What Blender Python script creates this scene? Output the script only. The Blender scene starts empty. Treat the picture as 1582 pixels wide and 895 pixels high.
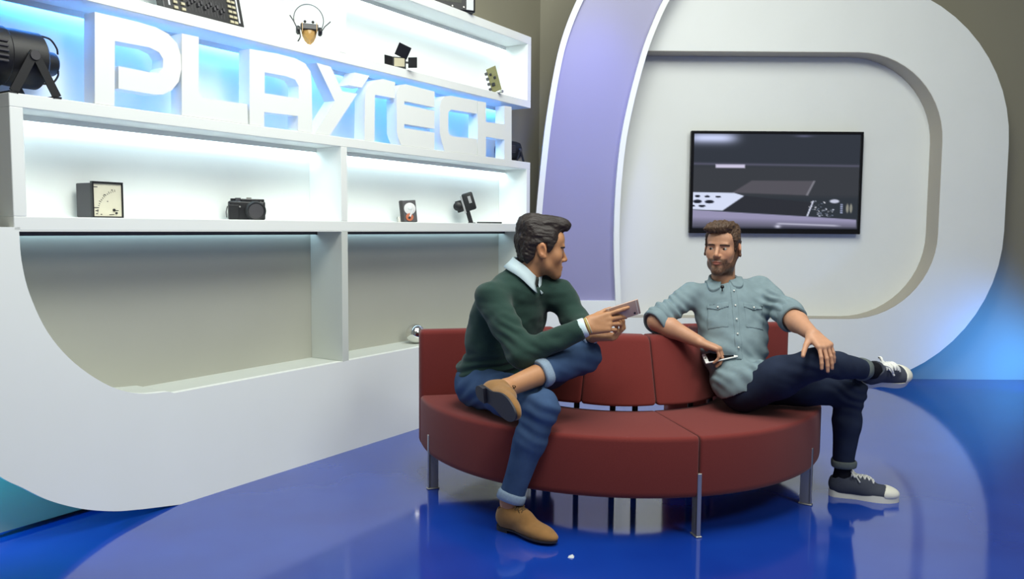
import bpy, bmesh, math, random
import numpy as np
from mathutils import Vector, Matrix
from mathutils.geometry import tessellate_polygon

random.seed(7)
R = math.radians
scene = bpy.context.scene
C = scene.collection

# ------------------------------------------------------------------ camera
FPX, CAMH, HORIZON, ROLL = 1250.0, 1.2, 352.0, 0.4
cam_data = bpy.data.cameras.new('camera')
cam = bpy.data.objects.new('camera', cam_data)
C.objects.link(cam)
PITCH = math.atan((447.5 - HORIZON) / FPX)
CR = Matrix.Rotation(math.pi / 2 - PITCH, 3, 'X') @ Matrix.Rotation(R(ROLL), 3, 'Z')
cam.matrix_world = Matrix.Translation((0, 0, CAMH)) @ CR.to_4x4()
cam_data.sensor_width = 36.0
cam_data.lens = 36.0 * FPX / 1582.0
cam_data.clip_start = 0.05
scene.camera = cam

# ------------------------------------------------------------------ light and exposure
scene.view_settings.view_transform = 'Standard'
scene.view_settings.look = 'None'
scene.view_settings.gamma = 1.0
scene.view_settings.use_curve_mapping = False
scene.view_settings.exposure = 0.0
world = bpy.data.worlds.new('world')
scene.world = world
world.use_nodes = True
bg = world.node_tree.nodes['Background']
bg.inputs[0].default_value = (0.95, 1.0, 0.99, 1)
bg.inputs[1].default_value = 0.16

def lamp(name, kind, loc, aim, power, color=(1, 1, 1), size=1.0, size_y=None, spot=None, blend=0.5):
    d = bpy.data.lights.new(name, kind)
    d.energy = power
    d.color = color
    if kind == 'AREA':
        d.shape = 'RECTANGLE'
        d.size = size
        d.size_y = size_y or size
    else:
        d.shadow_soft_size = size
    if kind == 'SPOT':
        d.spot_size = R(spot)
        d.spot_blend = blend
    o = bpy.data.objects.new(name, d)
    C.objects.link(o)
    o.location = loc
    o.rotation_euler = (Vector(aim) - Vector(loc)).to_track_quat('-Z', 'Y').to_euler()
    return o

lamp('studio_softbox', 'AREA', (0.2, 1.5, 4.0), (-0.9, 4.2, 1.3), 88, (0.97, 1.0, 0.93), 1.6, 1.2)
lamp('studio_softbox', 'AREA', (3.0, 0.4, 3.9), (0.3, 4.4, 0.9), 72, (0.97, 1.0, 0.93), 1.4, 1.0)
lamp('studio_overhead', 'AREA', (0.9, 3.1, 4.2), (0.7, 3.6, 0), 92, (0.97, 1.0, 0.92), 2.4, 1.8)
lamp('blue_floor_wash', 'SPOT', (4.30, 5.72, 0.06), (3.78, 6.48, 0.22), 125, (0.03, 0.28, 1.0), 0.06, spot=88, blend=1.0)
lamp('violet_arch_wash', 'SPOT', (0.80, 4.9, 3.8), (0.47, 5.97, 1.95), 150, (0.16, 0.20, 1.0), 0.12, spot=36, blend=1.0)
lamp('teal_wall_wash', 'SPOT', (-2.10, 2.66, 0.50), (-1.93, 3.16, 0.22), 26, (0.02, 0.60, 0.90), 0.05, spot=130, blend=1.0)

# ------------------------------------------------------------------ geometry helpers
def ray(px, py):
    return CR @ Vector(((px - 791.0) / FPX, -(py - 447.5) / FPX, -1.0))

def at(px, py, Y):
    """the point at depth Y behind a place in the picture"""
    d = ray(px, py)
    k = Y / d.y
    return Vector((d.x * k, Y, CAMH + d.z * k))

WM = {}
I4 = Matrix.Identity(4)

def link(o, parent=None, M=None):
    C.objects.link(o)
    if parent is not None:
        o.parent = parent
        WM[o] = WM[parent]
    else:
        o.matrix_world = M or I4
        WM[o] = (M or I4).copy()
    return o

def tag(o, label=None, cat=None, group=None, kind=None):
    if label: o['label'] = label
    if cat: o['category'] = cat
    if group: o['group'] = group
    if kind: o['kind'] = kind
    return o

def thing(name, label, cat, M=None, group=None):
    o = bpy.data.objects.new(name, None)
    o.empty_display_size = 0.05
    link(o, None, M)
    return tag(o, label, cat, group)

def T(x, y=None, z=None, rz=0.0):
    if y is None:
        x, y, z = x
    return Matrix.Translation((x, y, z)) @ Matrix.Rotation(rz, 4, 'Z')

def frame(o, x, y, z):
    """matrix with the given axes as columns"""
    x, y, z = Vector(x), Vector(y), Vector(z)
    return Matrix(((x.x, y.x, z.x, o[0]), (x.y, y.y, z.y, o[1]), (x.z, y.z, z.z, o[2]), (0, 0, 0, 1)))

def basis(o, fwd, up):
    """x along fwd, z close to up"""
    x = Vector(fwd).normalized()
    z = Vector(up)
    z = (z - x * z.dot(x)).normalized()
    return frame(o, x, z.cross(x), z)

def obj(name, me, mat, parent=None, M=None, smooth=False, world=False):
    """one mesh object; world=True: the mesh holds world coordinates"""
    if world:
        base = WM[parent] if parent is not None else (M or I4)
        me.transform(base.inverted())
    if smooth is True:
        me.polygons.foreach_set('use_smooth', [True] * len(me.polygons))
    if mat is not None and not me.materials:
        me.materials.append(mat)
    o = bpy.data.objects.new(name, me)
    return link(o, parent, M)

class MB:
    """collects shapes into one mesh"""
    def __init__(s):
        s.bm = bmesh.new()
    def add(s, verts, faces):
        vs = [s.bm.verts.new(v) for v in verts]
        for f in faces:
            try:
                s.bm.faces.new([vs[i] for i in f])
            except ValueError:
                pass
        return s
    def box(s, x0, x1, y0, y1, z0, z1, bev=0.0, seg=2, M=None):
        t = bmesh.new()
        bmesh.ops.create_cube(t, size=1.0)
        for v in t.verts:
            v.co = Vector(((x0 + x1) / 2 + v.co.x * (x1 - x0), (y0 + y1) / 2 + v.co.y * (y1 - y0), (z0 + z1) / 2 + v.co.z * (z1 - z0)))
        if bev > 0:
            bmesh.ops.bevel(t, geom=t.edges[:], offset=bev, segments=seg, profile=0.5, affect='EDGES')
        if M is not None:
            t.transform(M)
        s.join(t)
        return s
    def join(s, t):
        me = bpy.data.meshes.new('tmp')
        t.to_mesh(me)
        t.free()
        s.bm.from_mesh(me)
        bpy.data.meshes.remove(me)
    def lathe(s, prof, M=None, n=24, cap=True):
        """profile of (radius, height) about z"""
        vs, fs = [], []
        for r, z in prof:
            for i in range(n):
                a = 2 * math.pi * i / n
                p = Vector((r * math.cos(a), r * math.sin(a), z))
                vs.append(M @ p if M is not None else p)
        for j in range(len(prof) - 1):
            for i in range(n):
                a, b = j * n + i, j * n + (i + 1) % n
                fs.append((a, b, b + n, a + n))
        if cap:
            fs.append(tuple(range(n - 1, -1, -1)))
            k = (len(prof) - 1) * n
            fs.append(tuple(range(k, k + n)))
        return s.add(vs, fs)
    def tube(s, pts, rad, n=8, closed=False, flat=1.0):
        """round tube along a path; rad may be a list"""
        pts = [Vector(p) for p in pts]
        m = len(pts)
        rads = rad if isinstance(rad, (list, tuple)) else [rad] * m
        up = None
        vs, fs = [], []
        for i, p in enumerate(pts):
            a = pts[i - 1] if (i > 0 or closed) else p
            b = pts[(i + 1) % m] if (i < m - 1 or closed) else p
            t = (b - a).normalized()
            if up is None:
                up = Vector((0, 0, 1)) if abs(t.z) < 0.9 else Vector((1, 0, 0))
            x = (up - t * up.dot(t)).normalized()
            up = x
            y = t.cross(x)
            for k in range(n):
                an = 2 * math.pi * k / n
                vs.append(p + x * (rads[i] * math.cos(an)) + y * (rads[i] * flat * math.sin(an)))
        for i in range(m if closed else m - 1):
            for k in range(n):
                a, b = i * n + k, i * n + (k + 1) % n
                c, d = ((i + 1) % m) * n + k, ((i + 1) % m) * n + (k + 1) % n
                fs.append((a, b, d, c))
        if not closed:
            fs.append(tuple(range(n - 1, -1, -1)))
            fs.append(tuple(range((m - 1) * n, m * n)))
        return s.add(vs, fs)
    def sphere(s, c, r, n=16, sc=(1, 1, 1), M=None):
        t = bmesh.new()
        bmesh.ops.create_uvsphere(t, u_segments=n, v_segments=max(6, n // 2), radius=1.0)
        for v in t.verts:
            p = Vector((v.co.x * r * sc[0], v.co.y * r * sc[1], v.co.z * r * sc[2])) + Vector(c)
            v.co = M @ p if M is not None else p
        s.join(t)
        return s
    def prism(s, outer, holes, d0, d1, fn):
        """flat outline with holes, given thickness; fn(a, b, d) gives the point"""
        loops = [outer] + list(holes)
        flat = [p for l in loops for p in l]
        tris = tessellate_polygon([[Vector((p[0], p[1], 0)) for p in l] for l in loops])
        n = len(flat)
        vs = [fn(p[0], p[1], d0) for p in flat] + [fn(p[0], p[1], d1) for p in flat]
        fs = [tuple(t) for t in tris] + [tuple(n + i for i in reversed(t)) for t in tris]
        k = 0
        for l in loops:
            m = len(l)
            for i in range(m):
                a, b = k + i, k + (i + 1) % m
                fs.append((a, b, n + b, n + a))
            k += m
        return s.add(vs, fs)
    def build(s, name, mat, parent=None, M=None, smooth=None, world=False):
        bmesh.ops.recalc_face_normals(s.bm, faces=s.bm.faces[:])
        me = bpy.data.meshes.new(name)
        s.bm.to_mesh(me)
        s.bm.free()
        if smooth:
            me.polygons.foreach_set('use_smooth', [True] * len(me.polygons))
            me.set_sharp_from_angle(angle=R(smooth if smooth is not True else 40))
        return obj(name, me, mat, parent, M, False, world)

def spline(pts, n=8, closed=False):
    """Catmull-Rom through 2-D or 3-D points"""
    P = [Vector(p) for p in pts]
    out, m = [], len(P)
    for i in range(m if closed else m - 1):
        p0 = P[i - 1] if (i > 0 or closed) else P[i] * 2 - P[i + 1]
        p1, p2 = P[i], P[(i + 1) % m]
        p3 = P[(i + 2) % m] if (i + 2 < m or closed) else p2 * 2 - p1
        for j in range(n):
            t = j / n
            out.append(0.5 * ((2 * p1) + (p2 - p0) * t + (2 * p0 - 5 * p1 + 4 * p2 - p3) * t * t + (3 * p1 - p0 - 3 * p2 + p3) * t ** 3))
    if not closed:
        out.append(P[-1].copy())
    return out

# ------------------------------------------------------------------ materials
def lin(c):
    return tuple(((v / 255.0) / 12.92 if v / 255.0 <= 0.04045 else ((v / 255.0 + 0.055) / 1.055) ** 2.4) for v in c)

def mat(name, rgb, rough=0.5, metal=0.0, spec=0.5, var=0.0, vscale=20.0, bump=0.0, bscale=200.0, sheen=0.0, emit=None, estr=0.0,
        attr=False, coat=0.0, stretch=None, bdist=0.002):
    m = bpy.data.materials.new(name)
    m.use_nodes = True
    nt = m.node_tree
    b = nt.nodes['Principled BSDF']
    col = lin(rgb)
    b.inputs['Base Color'].default_value = (*col, 1)
    b.inputs['Roughness'].default_value = rough
    b.inputs['Metallic'].default_value = metal
    b.inputs['Specular IOR Level'].default_value = spec
    b.inputs['Sheen Weight'].default_value = sheen
    b.inputs['Coat Weight'].default_value = coat
    if emit:
        b.inputs['Emission Color'].default_value = (*emit, 1)
        b.inputs['Emission Strength'].default_value = estr
    tc = nt.nodes.new('ShaderNodeTexCoord')
    mp = nt.nodes.new('ShaderNodeMapping')
    if stretch:
        mp.inputs['Scale'].default_value = stretch
    nt.links.new(tc.outputs['Object'], mp.inputs['Vector'])
    src = None
    if attr:
        a = nt.nodes.new('ShaderNodeVertexColor')
        a.layer_name = 'Col'
        src = a.outputs['Color']
        nt.links.new(src, b.inputs['Base Color'])
    if var > 0:
        n = nt.nodes.new('ShaderNodeTexNoise')
        n.inputs['Scale'].default_value = vscale
        n.inputs['Detail'].default_value = 4
        nt.links.new(mp.outputs['Vector'], n.inputs['Vector'])
        mr = nt.nodes.new('ShaderNodeMapRange')
        mr.inputs['From Min'].default_value = 0.25
        mr.inputs['From Max'].default_value = 0.75
        mr.inputs['To Min'].default_value = 1 - var
        mr.inputs['To Max'].default_value = 1 + var
        nt.links.new(n.outputs['Fac'], mr.inputs['Value'])
        mx = nt.nodes.new('ShaderNodeMix')
        mx.data_type = 'RGBA'
        mx.blend_type = 'MULTIPLY'
        mx.inputs[0].default_value = 1.0
        if src is not None:
            nt.links.new(src, mx.inputs[6])
        else:
            mx.inputs[6].default_value = (*col, 1)
        nt.links.new(mr.outputs['Result'], mx.inputs[7])
        nt.links.new(mx.outputs[2], b.inputs['Base Color'])
    if bump > 0:
        n = nt.nodes.new('ShaderNodeTexNoise')
        n.inputs['Scale'].default_value = bscale
        n.inputs['Detail'].default_value = 3
        nt.links.new(mp.outputs['Vector'], n.inputs['Vector'])
        bp = nt.nodes.new('ShaderNodeBump')
        bp.inputs['Strength'].default_value = bump
        bp.inputs['Distance'].default_value = bdist
        nt.links.new(n.outputs['Fac'], bp.inputs['Height'])
        nt.links.new(bp.outputs['Normal'], b.inputs['Normal'])
    return m

def glow(name, color, strength):
    m = bpy.data.materials.new(name)
    m.use_nodes = True
    nt = m.node_tree
    nt.nodes.remove(nt.nodes['Principled BSDF'])
    e = nt.nodes.new('ShaderNodeEmission')
    e.inputs[0].default_value = (*color, 1)
    e.inputs[1].default_value = strength
    nt.links.new(e.outputs[0], nt.nodes['Material Output'].inputs[0])
    return m

M_WHITE = mat('white_paint', (238, 241, 238), 0.45, var=0.015, vscale=3, bump=0.05, bscale=60)
M_GREY = mat('lower_back_grey', (174, 174, 163), 0.55, var=0.03, vscale=2)  # even grey, darker than the upper back panels
M_NICHE = mat('niche_shaded_white', (204, 208, 201), 0.5, var=0.02, vscale=3)  # white greyed down, the niche's weaker light put into its colour
M_WALL = mat('studio_wall_paint', (142, 138, 120), 0.7, var=0.03, vscale=1.5, bump=0.05, bscale=80)
M_RED = mat('red_wool_fabric', (114, 46, 43), 0.95, spec=0.15, var=0.10, vscale=350, bump=0.25, bscale=500, sheen=0.15, bdist=0.001)
M_STEEL = mat('brushed_steel', (190, 188, 182), 0.35, metal=0.85)
M_BLACK = mat('black_plastic', (22, 22, 26), 0.4)
M_BLACKM = mat('black_metal', (20, 20, 24), 0.5, bump=0.1, bscale=300)
M_DGREY = mat('dark_grey_plastic', (66, 64, 68), 0.5)
M_CHROME = mat('chrome', (235, 235, 232), 0.06, metal=1.0)
M_LILAC = mat('lilac_acrylic', (150, 148, 184), 0.35, var=0.02, vscale=2)
M_LED = glow('cool_white_led', (0.70, 0.90, 1.0), 18.0)
M_LEDLOW = glow('dim_cool_led', (0.55, 0.82, 1.0), 6.0)
M_LEDBLUE = glow('blue_led', (0.05, 0.29, 1.0), 36.0)

def floor_material():
    m = mat('blue_epoxy_floor', (30, 58, 168), 0.07, spec=0.5)
    nt = m.node_tree
    b = nt.nodes['Principled BSDF']
    tc = nt.nodes.new('ShaderNodeTexCoord')
    n = nt.nodes.new('ShaderNodeTexNoise')
    n.inputs['Scale'].default_value = 2.2
    n.inputs['Detail'].default_value = 2
    nt.links.new(tc.outputs['Object'], n.inputs['Vector'])
    r = nt.nodes.new('ShaderNodeValToRGB')
    r.color_ramp.elements[0].position = 0.3
    r.color_ramp.elements[0].color = (*lin((15, 54, 152)), 1)
    r.color_ramp.elements[1].position = 0.75
    r.color_ramp.elements[1].color = (*lin((20, 66, 168)), 1)
    nt.links.new(n.outputs['Fac'], r.inputs['Fac'])
    nt.links.new(r.outputs['Color'], b.inputs['Base Color'])
    mr = nt.nodes.new('ShaderNodeMapRange')
    mr.inputs['To Min'].default_value = 0.07
    mr.inputs['To Max'].default_value = 0.11
    nt.links.new(n.outputs['Fac'], mr.inputs['Value'])
    nt.links.new(mr.outputs['Result'], b.inputs['Roughness'])
    b.inputs['IOR'].default_value = 2.15
    n2 = nt.nodes.new('ShaderNodeTexNoise')
    n2.inputs['Scale'].default_value = 9
    nt.links.new(tc.outputs['Object'], n2.inputs['Vector'])
    bp = nt.nodes.new('ShaderNodeBump')
    bp.inputs['Strength'].default_value = 0.012
    bp.inputs['Distance'].default_value = 0.01
    nt.links.new(n2.outputs['Fac'], bp.inputs['Height'])
    nt.links.new(bp.outputs['Normal'], b.inputs['Normal'])
    return m

# ------------------------------------------------------------------ shelf coordinates: s along, t into the wall, z up
SP0 = Vector((-0.958, 4.126, 0))
SU = Vector((0.543, 0.840, 0)).normalized()
SD = Vector((-SU.y, SU.x, 0))
MS = frame(SP0, SU, SD, (0, 0, 1))

def onS(px, py, t=0.0):
    """shelf coordinates (s, z) on the plane t of a place in the picture"""
    d = ray(px, py)
    o = Vector((0, 0, CAMH))
    k = (SP0 + SD * t - o).dot(SD) / d.dot(SD)
    P = o + d * k
    return ((P - SP0).dot(SU), P.z)

# ------------------------------------------------------------------ the setting
WALL_Y = 6.48
WALL_T = 0.30
fl = MB().box(-6, 7, -1.5, WALL_Y + 0.1, -0.06, 0.0).build('floor', floor_material())
tag(fl, 'glossy blue painted studio floor', 'floor', kind='structure')
corner_s = (WALL_Y - SP0.y - SD.y * WALL_T) / SU.y
cx = SP0.x + SU.x * corner_s + SD.x * WALL_T
wb = MB().box(cx - 0.05, 7, WALL_Y, WALL_Y + 0.1, 0, 4.6).build('wall_back', M_WALL)
tag(wb, 'dark khaki studio wall behind the screen panel', 'wall', kind='structure')
wl = MB().box(-5.2, corner_s, WALL_T, WALL_T + 0.1, 0, 4.6).build('wall_left', M_WALL, None, MS)
tag(wl, 'dark khaki studio wall behind the white shelves', 'wall', kind='structure')

# ------------------------------------------------------------------ shelf unit
S_L, S_R = -1.489, 1.992
DV0, DV1 = 0.125, 0.170
BK = 0.235
Z1a, Z1b = 1.178, 1.228
Z2a, Z2b = 1.613, 1.662
Z3a, Z3b = 2.042, 2.092
Z4a, Z4b = 2.480, 2.535
shelf = thing('shelf_unit', 'tall white display shelving with a rounded white base on the left wall', 'shelf', MS)

inner = spline([onS(29.5, 357), onS(33.5, 404), onS(46, 455), onS(74, 514), onS(115, 561), onS(168, 596), onS(215, 608.5), onS(262, 605.5)], 5)
zl = 0.489
low_ = min(range(len(inner)), key=lambda q_: inner[q_][1])
inner = inner[:low_ + 1]
inner = [Vector((q_[0], max(q_[1], zl))) for q_ in inner]
outer_c = [(p[0], p[1]) for p in inner]
zt = Z1a
hole = [(inner[0][0], zt - 0.004)] + [(p[0], p[1]) for p in inner[1:] if p[1] > zl + 0.001] + [(inner[-1][0] + 0.02, zl), (1.945, zl), (1.945, zt - 0.004)]
ob = spline([(-1.98, 1.19), (-1.965, 0.98), (-1.90, 0.74), onS(-60, 692), onS(0, 736.7), onS(34, 753.7), onS(76, 773.6), onS(127, 786.6), onS(178, 790.2), onS(221, 787.0)], 5)
ob = [(p[0], max(p[1], 0.0)) for p in ob] + [(-0.86, 0.0), (S_R, 0.0), (S_R, zt), (S_L + 0.02, zt), (S_L + 0.02, 1.19)]
base_fn = lambda a, b, d: Vector((a, d, b))
MB().prism(ob, [hole], 0.0, 0.035, base_fn).build('base_panel', M_WHITE, shelf)
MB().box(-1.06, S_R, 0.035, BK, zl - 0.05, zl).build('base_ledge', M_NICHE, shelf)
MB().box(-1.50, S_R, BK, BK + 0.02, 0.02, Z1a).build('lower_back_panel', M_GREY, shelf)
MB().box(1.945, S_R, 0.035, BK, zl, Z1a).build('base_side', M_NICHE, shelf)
sweep = [(p[0], p[1]) for p in inner if p[1] > zl + 0.001] + [(inner[-1][0] + 0.02, zl - 0.006)]
side = MB()
vs, fs = [], []
for i, p in enumerate(sweep):
    vs += [(p[0], 0.035, p[1]), (p[0], BK, p[1]), (p[0] - 0.02, 0.035, p[1] - 0.02), (p[0] - 0.02, BK, p[1] - 0.02)]
for i in range(len(sweep) - 1):
    a = 4 * i
    fs += [(a, a + 1, a + 5, a + 4), (a + 2, a + 6, a + 7, a + 3), (a, a + 4, a + 6, a + 2), (a + 1, a + 3, a + 7, a + 5)]
side.add(vs, fs).build('base_curve', M_NICHE, shelf, smooth=True)
for z0, z1, s0 in ((Z1a, Z1b, S_L), (Z2a, Z2b, S_L), (Z3a, Z3b, S_L), (Z4a, Z4b, S_L)):
    MB().box(s0, S_R, 0.0, BK, z0, z1, 0.002, 1).build('shelf_board', M_WHITE, shelf)
for z0, z1, a, b, t0 in ((Z1b, Z2a, S_L, S_L + 0.046, 0), (Z1b, Z2a, S_R - 0.046, S_R, 0), (Z3b, Z4a, S_R - 0.046, S_R, 0), (Z3b, Z4a, S_L, S_L + 0.046, 0),
                         (Z1b, Z2a, DV0, DV1, 0), (Z3b, Z4a, DV0, DV1, 0), (Z2b, Z3a, DV0, DV1, 0.12), (zl, Z1a, DV0, DV1, 0)):
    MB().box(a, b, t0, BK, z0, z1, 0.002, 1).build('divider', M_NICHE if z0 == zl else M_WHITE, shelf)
for z0, z1 in ((Z1a, Z2b), (Z2b, Z3a), (Z3a, Z4b)):
    MB().box(S_L, S_R, BK, BK + 0.02, z0, z1).build('back_panel', M_WHITE, shelf)
for zt_, m in ((Z1a, M_LEDLOW), (Z2a, M_LED), (Z3a, M_LEDBLUE), (Z4a, M_LED)):
    for a, b in ((S_L + 0.05, DV0), (DV1, S_R - 0.05)):
        MB().box(a + 0.01, b - 0.01, BK - 0.030, BK - 0.012, zt_ - 0.010, zt_ - 0.001).build('led_strip', m, shelf)
        MB().box(a, b, BK - 0.055, BK - 0.045, zt_ - 0.022, zt_).build('light_valance', M_DGREY if m is M_LEDLOW else M_WHITE, shelf)  # lowest valance coloured dark grey for the shadow under its board

# ------------------------------------------------------------------ sign letters
LT0, LT1 = 0.004, 0.078
def z1(*p): return [(x / 3.729, y / 3.729) for x, y in p]
def z2(*p): return [(400 + x / 3.5795, y / 3.5795) for x, y in p]
LET = {
 'P': ([z1((546, 68), (720, 108), (800, 128), (900, 158), (970, 195), (1020, 250), (1042, 320), (1045, 400), (1030, 470), (990, 520), (940, 545), (890, 545), (683, 511),
           (683, 380), (860, 416), (912, 420), (938, 390), (940, 340), (915, 300), (860, 273), (662, 236), (660, 606), (546, 592))], []),
 'L': ([z1((1047, 192), (1145, 213), (1145, 520), (1152, 548), (1170, 563), (1425, 600), (1428, 716), (1047, 664))], []),
 'A': ([z2((-52, 270), (100, 296), (200, 322), (255, 350), (285, 395), (292, 450), (296, 735), (216, 724), (216, 642), (30, 620), (30, 697), (-52, 686))],
       [z2((32, 400), (150, 422), (200, 440), (220, 475), (220, 545), (32, 515))]),
 'Y': ([[(489, 97), (511, 103), (529, 141), (552, 145), (510, 209), (486, 206), (517, 156)], [(548.6, 112), (571, 117), (559, 135.5), (538, 131.5)]], []),
 'T': ([[(563, 218), (563.8, 152), (565, 142), (570, 132), (580, 124.5), (592, 122), (610.5, 127), (610, 152), (579.4, 146.5), (578.7, 219.5)]], []),
 'E': ([[(613, 205), (612.5, 145), (614.5, 137), (619, 131.5), (627, 130), (671.5, 141.5), (671.5, 166), (624.6, 156), (624.6, 161.5), (671.5, 171.5),
         (671.5, 199), (624.6, 191.5), (624.6, 197.5), (671.5, 205), (671.5, 232), (628, 226), (620, 221), (615, 213)]], []),
 'C': ([[(736.8, 155.5), (736.8, 175.8), (697, 169.5), (693.2, 173), (692.7, 178), (692.7, 203), (695, 208), (699, 210.5), (736.8, 214.5), (736.8, 240.5), (696, 235), (687, 229.5),
         (682, 218), (679.4, 205), (679.2, 165), (681.5, 155), (687, 149), (696, 147.8)]], []),
 'H': ([[(738, 155.8), (751, 158.5), (751, 188.4), (779.3, 192), (779.3, 163.5), (790.4, 165), (790.4, 247), (779.3, 246), (779.3, 216), (751, 211.4), (751, 242), (738, 240.6)]], []),
}
ORD = {'P': 'first', 'L': 'second', 'A': 'third', 'Y': 'fourth', 'T': 'fifth', 'E': 'sixth', 'C': 'seventh', 'H': 'last'}
for ch, (outs, holes) in LET.items():
    conv = lambda l: [onS(x, y, LT0) for x, y in l]
    mb = MB()
    for i, o in enumerate(outs):
        pts = conv(o)
        zmin = min(p[1] for p in pts)
        if not (ch == 'Y' and i == 1):
            pts = [(a, Z2b + 0.0015 if b < Z2b + 0.028 else b) for a, b in pts]
        mb.prism(pts, [conv(h) for h in holes] if i == 0 else [], LT0, LT1, base_fn)
    o = mb.build('sign_letter', M_WHITE, None, MS, smooth=30)
    tag(o, 'white block letter %s, %s letter of the blue backlit shelf sign' % (ch, ORD[ch]), 'letter', 'letters of the shelf sign')

# ------------------------------------------------------------------ rounded white screen panel on the back wall
def rrect_right(x0, x1, za, zb, r, n=14):
    """outline with a straight left end and two rounded corners on the right"""
    p = [(x0, za)]
    for i in range(n + 1):
        a = -math.pi / 2 + math.pi / 2 * i / n
        p.append((x1 - r + r * math.cos(a), za + r + r * math.sin(a)))
    for i in range(n + 1):
        a = math.pi / 2 * i / n
        p.append((x1 - r + r * math.cos(a), zb - r + r * math.sin(a)))
    p.append((x0, zb))
    return p
OX0, OYF, OYB = 0.70, 6.20, 6.38
oval = thing('screen_panel', 'large white rounded wall panel with a recessed middle around the television', 'wall panel', T(2.1, OYF, 0))
wfn = lambda a, b, d: Vector((a, d, b))
big = rrect_right(OX0, 3.757, 0.0, 3.06, 1.20)
small = rrect_right(OX0, 3.255, 0.515, 2.535, 0.66)
ring = big + [(OX0, 2.535)] + small[::-1][1:-1] + [(OX0, 0.515)]
MB().prism(ring, [], OYF, OYB, wfn).build('ring_panel', M_WHITE, oval, smooth=30, world=True)
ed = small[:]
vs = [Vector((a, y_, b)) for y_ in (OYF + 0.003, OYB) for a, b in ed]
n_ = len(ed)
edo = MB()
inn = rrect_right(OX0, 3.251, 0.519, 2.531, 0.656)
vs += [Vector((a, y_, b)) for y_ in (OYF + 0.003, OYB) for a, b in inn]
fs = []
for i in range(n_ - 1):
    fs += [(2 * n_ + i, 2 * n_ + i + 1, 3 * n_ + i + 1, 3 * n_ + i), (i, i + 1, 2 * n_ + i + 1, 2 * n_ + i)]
edo.add(vs, fs).build('recess_edge', mat('shaded_edge_tone', (180, 174, 162), 0.6), oval, smooth=30, world=True)  # lining toned grey-beige: shade of the recess sides put into colour
back = rrect_right(OX0, 3.30, 0.47, 2.58, 0.70)
MB().prism(back, [], OYB, OYB + 0.03, wfn).build('recess_panel', M_WHITE, oval, smooth=30, world=True)

# ------------------------------------------------------------------ violet lit curved upright
AY = 5.92
Lp = [(816, 640), (818, 540), (821, 450), (824, 390), (830, 310), (837, 240), (844, 182), (855, 115), (868, 59), (891, 0), (925, -60), (980, -130)]
Rp = [(963, 640), (962, 540), (960, 474), (957, 390), (958.6, 310), (966, 228), (979, 160), (998, 88.5), (1014, 44), (1034.5, 0), (1072, -60), (1130, -130)]
aL = [at(x, y, AY) for x, y in Lp]
aR = [at(x, y, AY) for x, y in Rp]
aL = [(p.x, p.z) for p in aL]
aR = [(p.x, p.z) for p in aR]
def zfix(l):
    l[0] = (l[0][0], 0.0)
    return [p for i, p in enumerate(l) if i == 0 or p[1] > 0.05]
aL, aR = zfix(aL), zfix(aR)
sl = [(p[0], p[1]) for p in spline(aL, 5)]
sr = [(p[0], p[1]) for p in spline(aR, 5)]
def shift(l, w):
    out = []
    for i, p in enumerate(l):
        a, b = l[max(i - 1, 0)], l[min(i + 1, len(l) - 1)]
        dx, dz = b[0] - a[0], b[1] - a[1]
        n = math.hypot(dx, dz)
        out.append((p[0] + dz / n * w, p[1] - dx / n * w))
    return out
arch = thing('curved_upright', 'tall curved lilac lit upright with white edges beside the screen panel', 'set piece', T(0.5, AY, 0))
sl2, sr2 = shift(sl, 0.043), shift(sr, -0.040)
MB().prism(sl + sl2[::-1], [], AY, AY + 0.20, wfn).build('edge_board', M_WHITE, arch, smooth=30, world=True)
MB().prism(sr2 + sr[::-1], [], AY, AY + 0.20, wfn).build('edge_board', M_WHITE, arch, smooth=30, world=True)
MB().prism(sl2 + sr2[::-1], [], AY + 0.05, AY + 0.08, wfn).build('lilac_panel', M_LILAC, arch, smooth=30, world=True)
pz = at(900, 465, AY).z
MB().prism([(0.15, 0.0), (0.80, 0.0), (0.795, pz), (0.15, pz)], [], AY + 0.008, AY + 0.055, wfn).build('bottom_board', M_WHITE, arch, world=True)

# ------------------------------------------------------------------ television
TVX0, TVX1, TVZ0, TVZ1 = 1.375, 2.706, 1.168, 1.956
tv = thing('television', 'black wall mounted flat television showing a dark close-up of electronics', 'television', T((TVX0 + TVX1) / 2, OYB, TVZ0))
ty1, ty0 = OYB - 0.012, OYB - 0.060
MB().box(TVX0, TVX1, ty0, ty1 - 0.012, TVZ0, TVZ1, 0.006).build('casing', M_BLACK, tv, world=True)
MB().box(1.75, 2.35, ty1 - 0.012, OYB, 1.40, 1.75).build('wall_bracket', M_BLACKM, tv, world=True)
bz = MB()
for a, b, c, d in ((TVX0, TVX1, TVZ0, TVZ0 + 0.038), (TVX0, TVX1, TVZ1 - 0.022, TVZ1), (TVX0, TVX0 + 0.024, TVZ0 + 0.038, TVZ1 - 0.022), (TVX1 - 0.024, TVX1, TVZ0 + 0.038, TVZ1 - 0.022)):
    bz.box(a, b, ty0 - 0.008, ty0, c, d, 0.002, 1)
bz.build('bezel', mat('gloss_black_bezel', (14, 14, 20), 0.12), tv, world=True)

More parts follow.
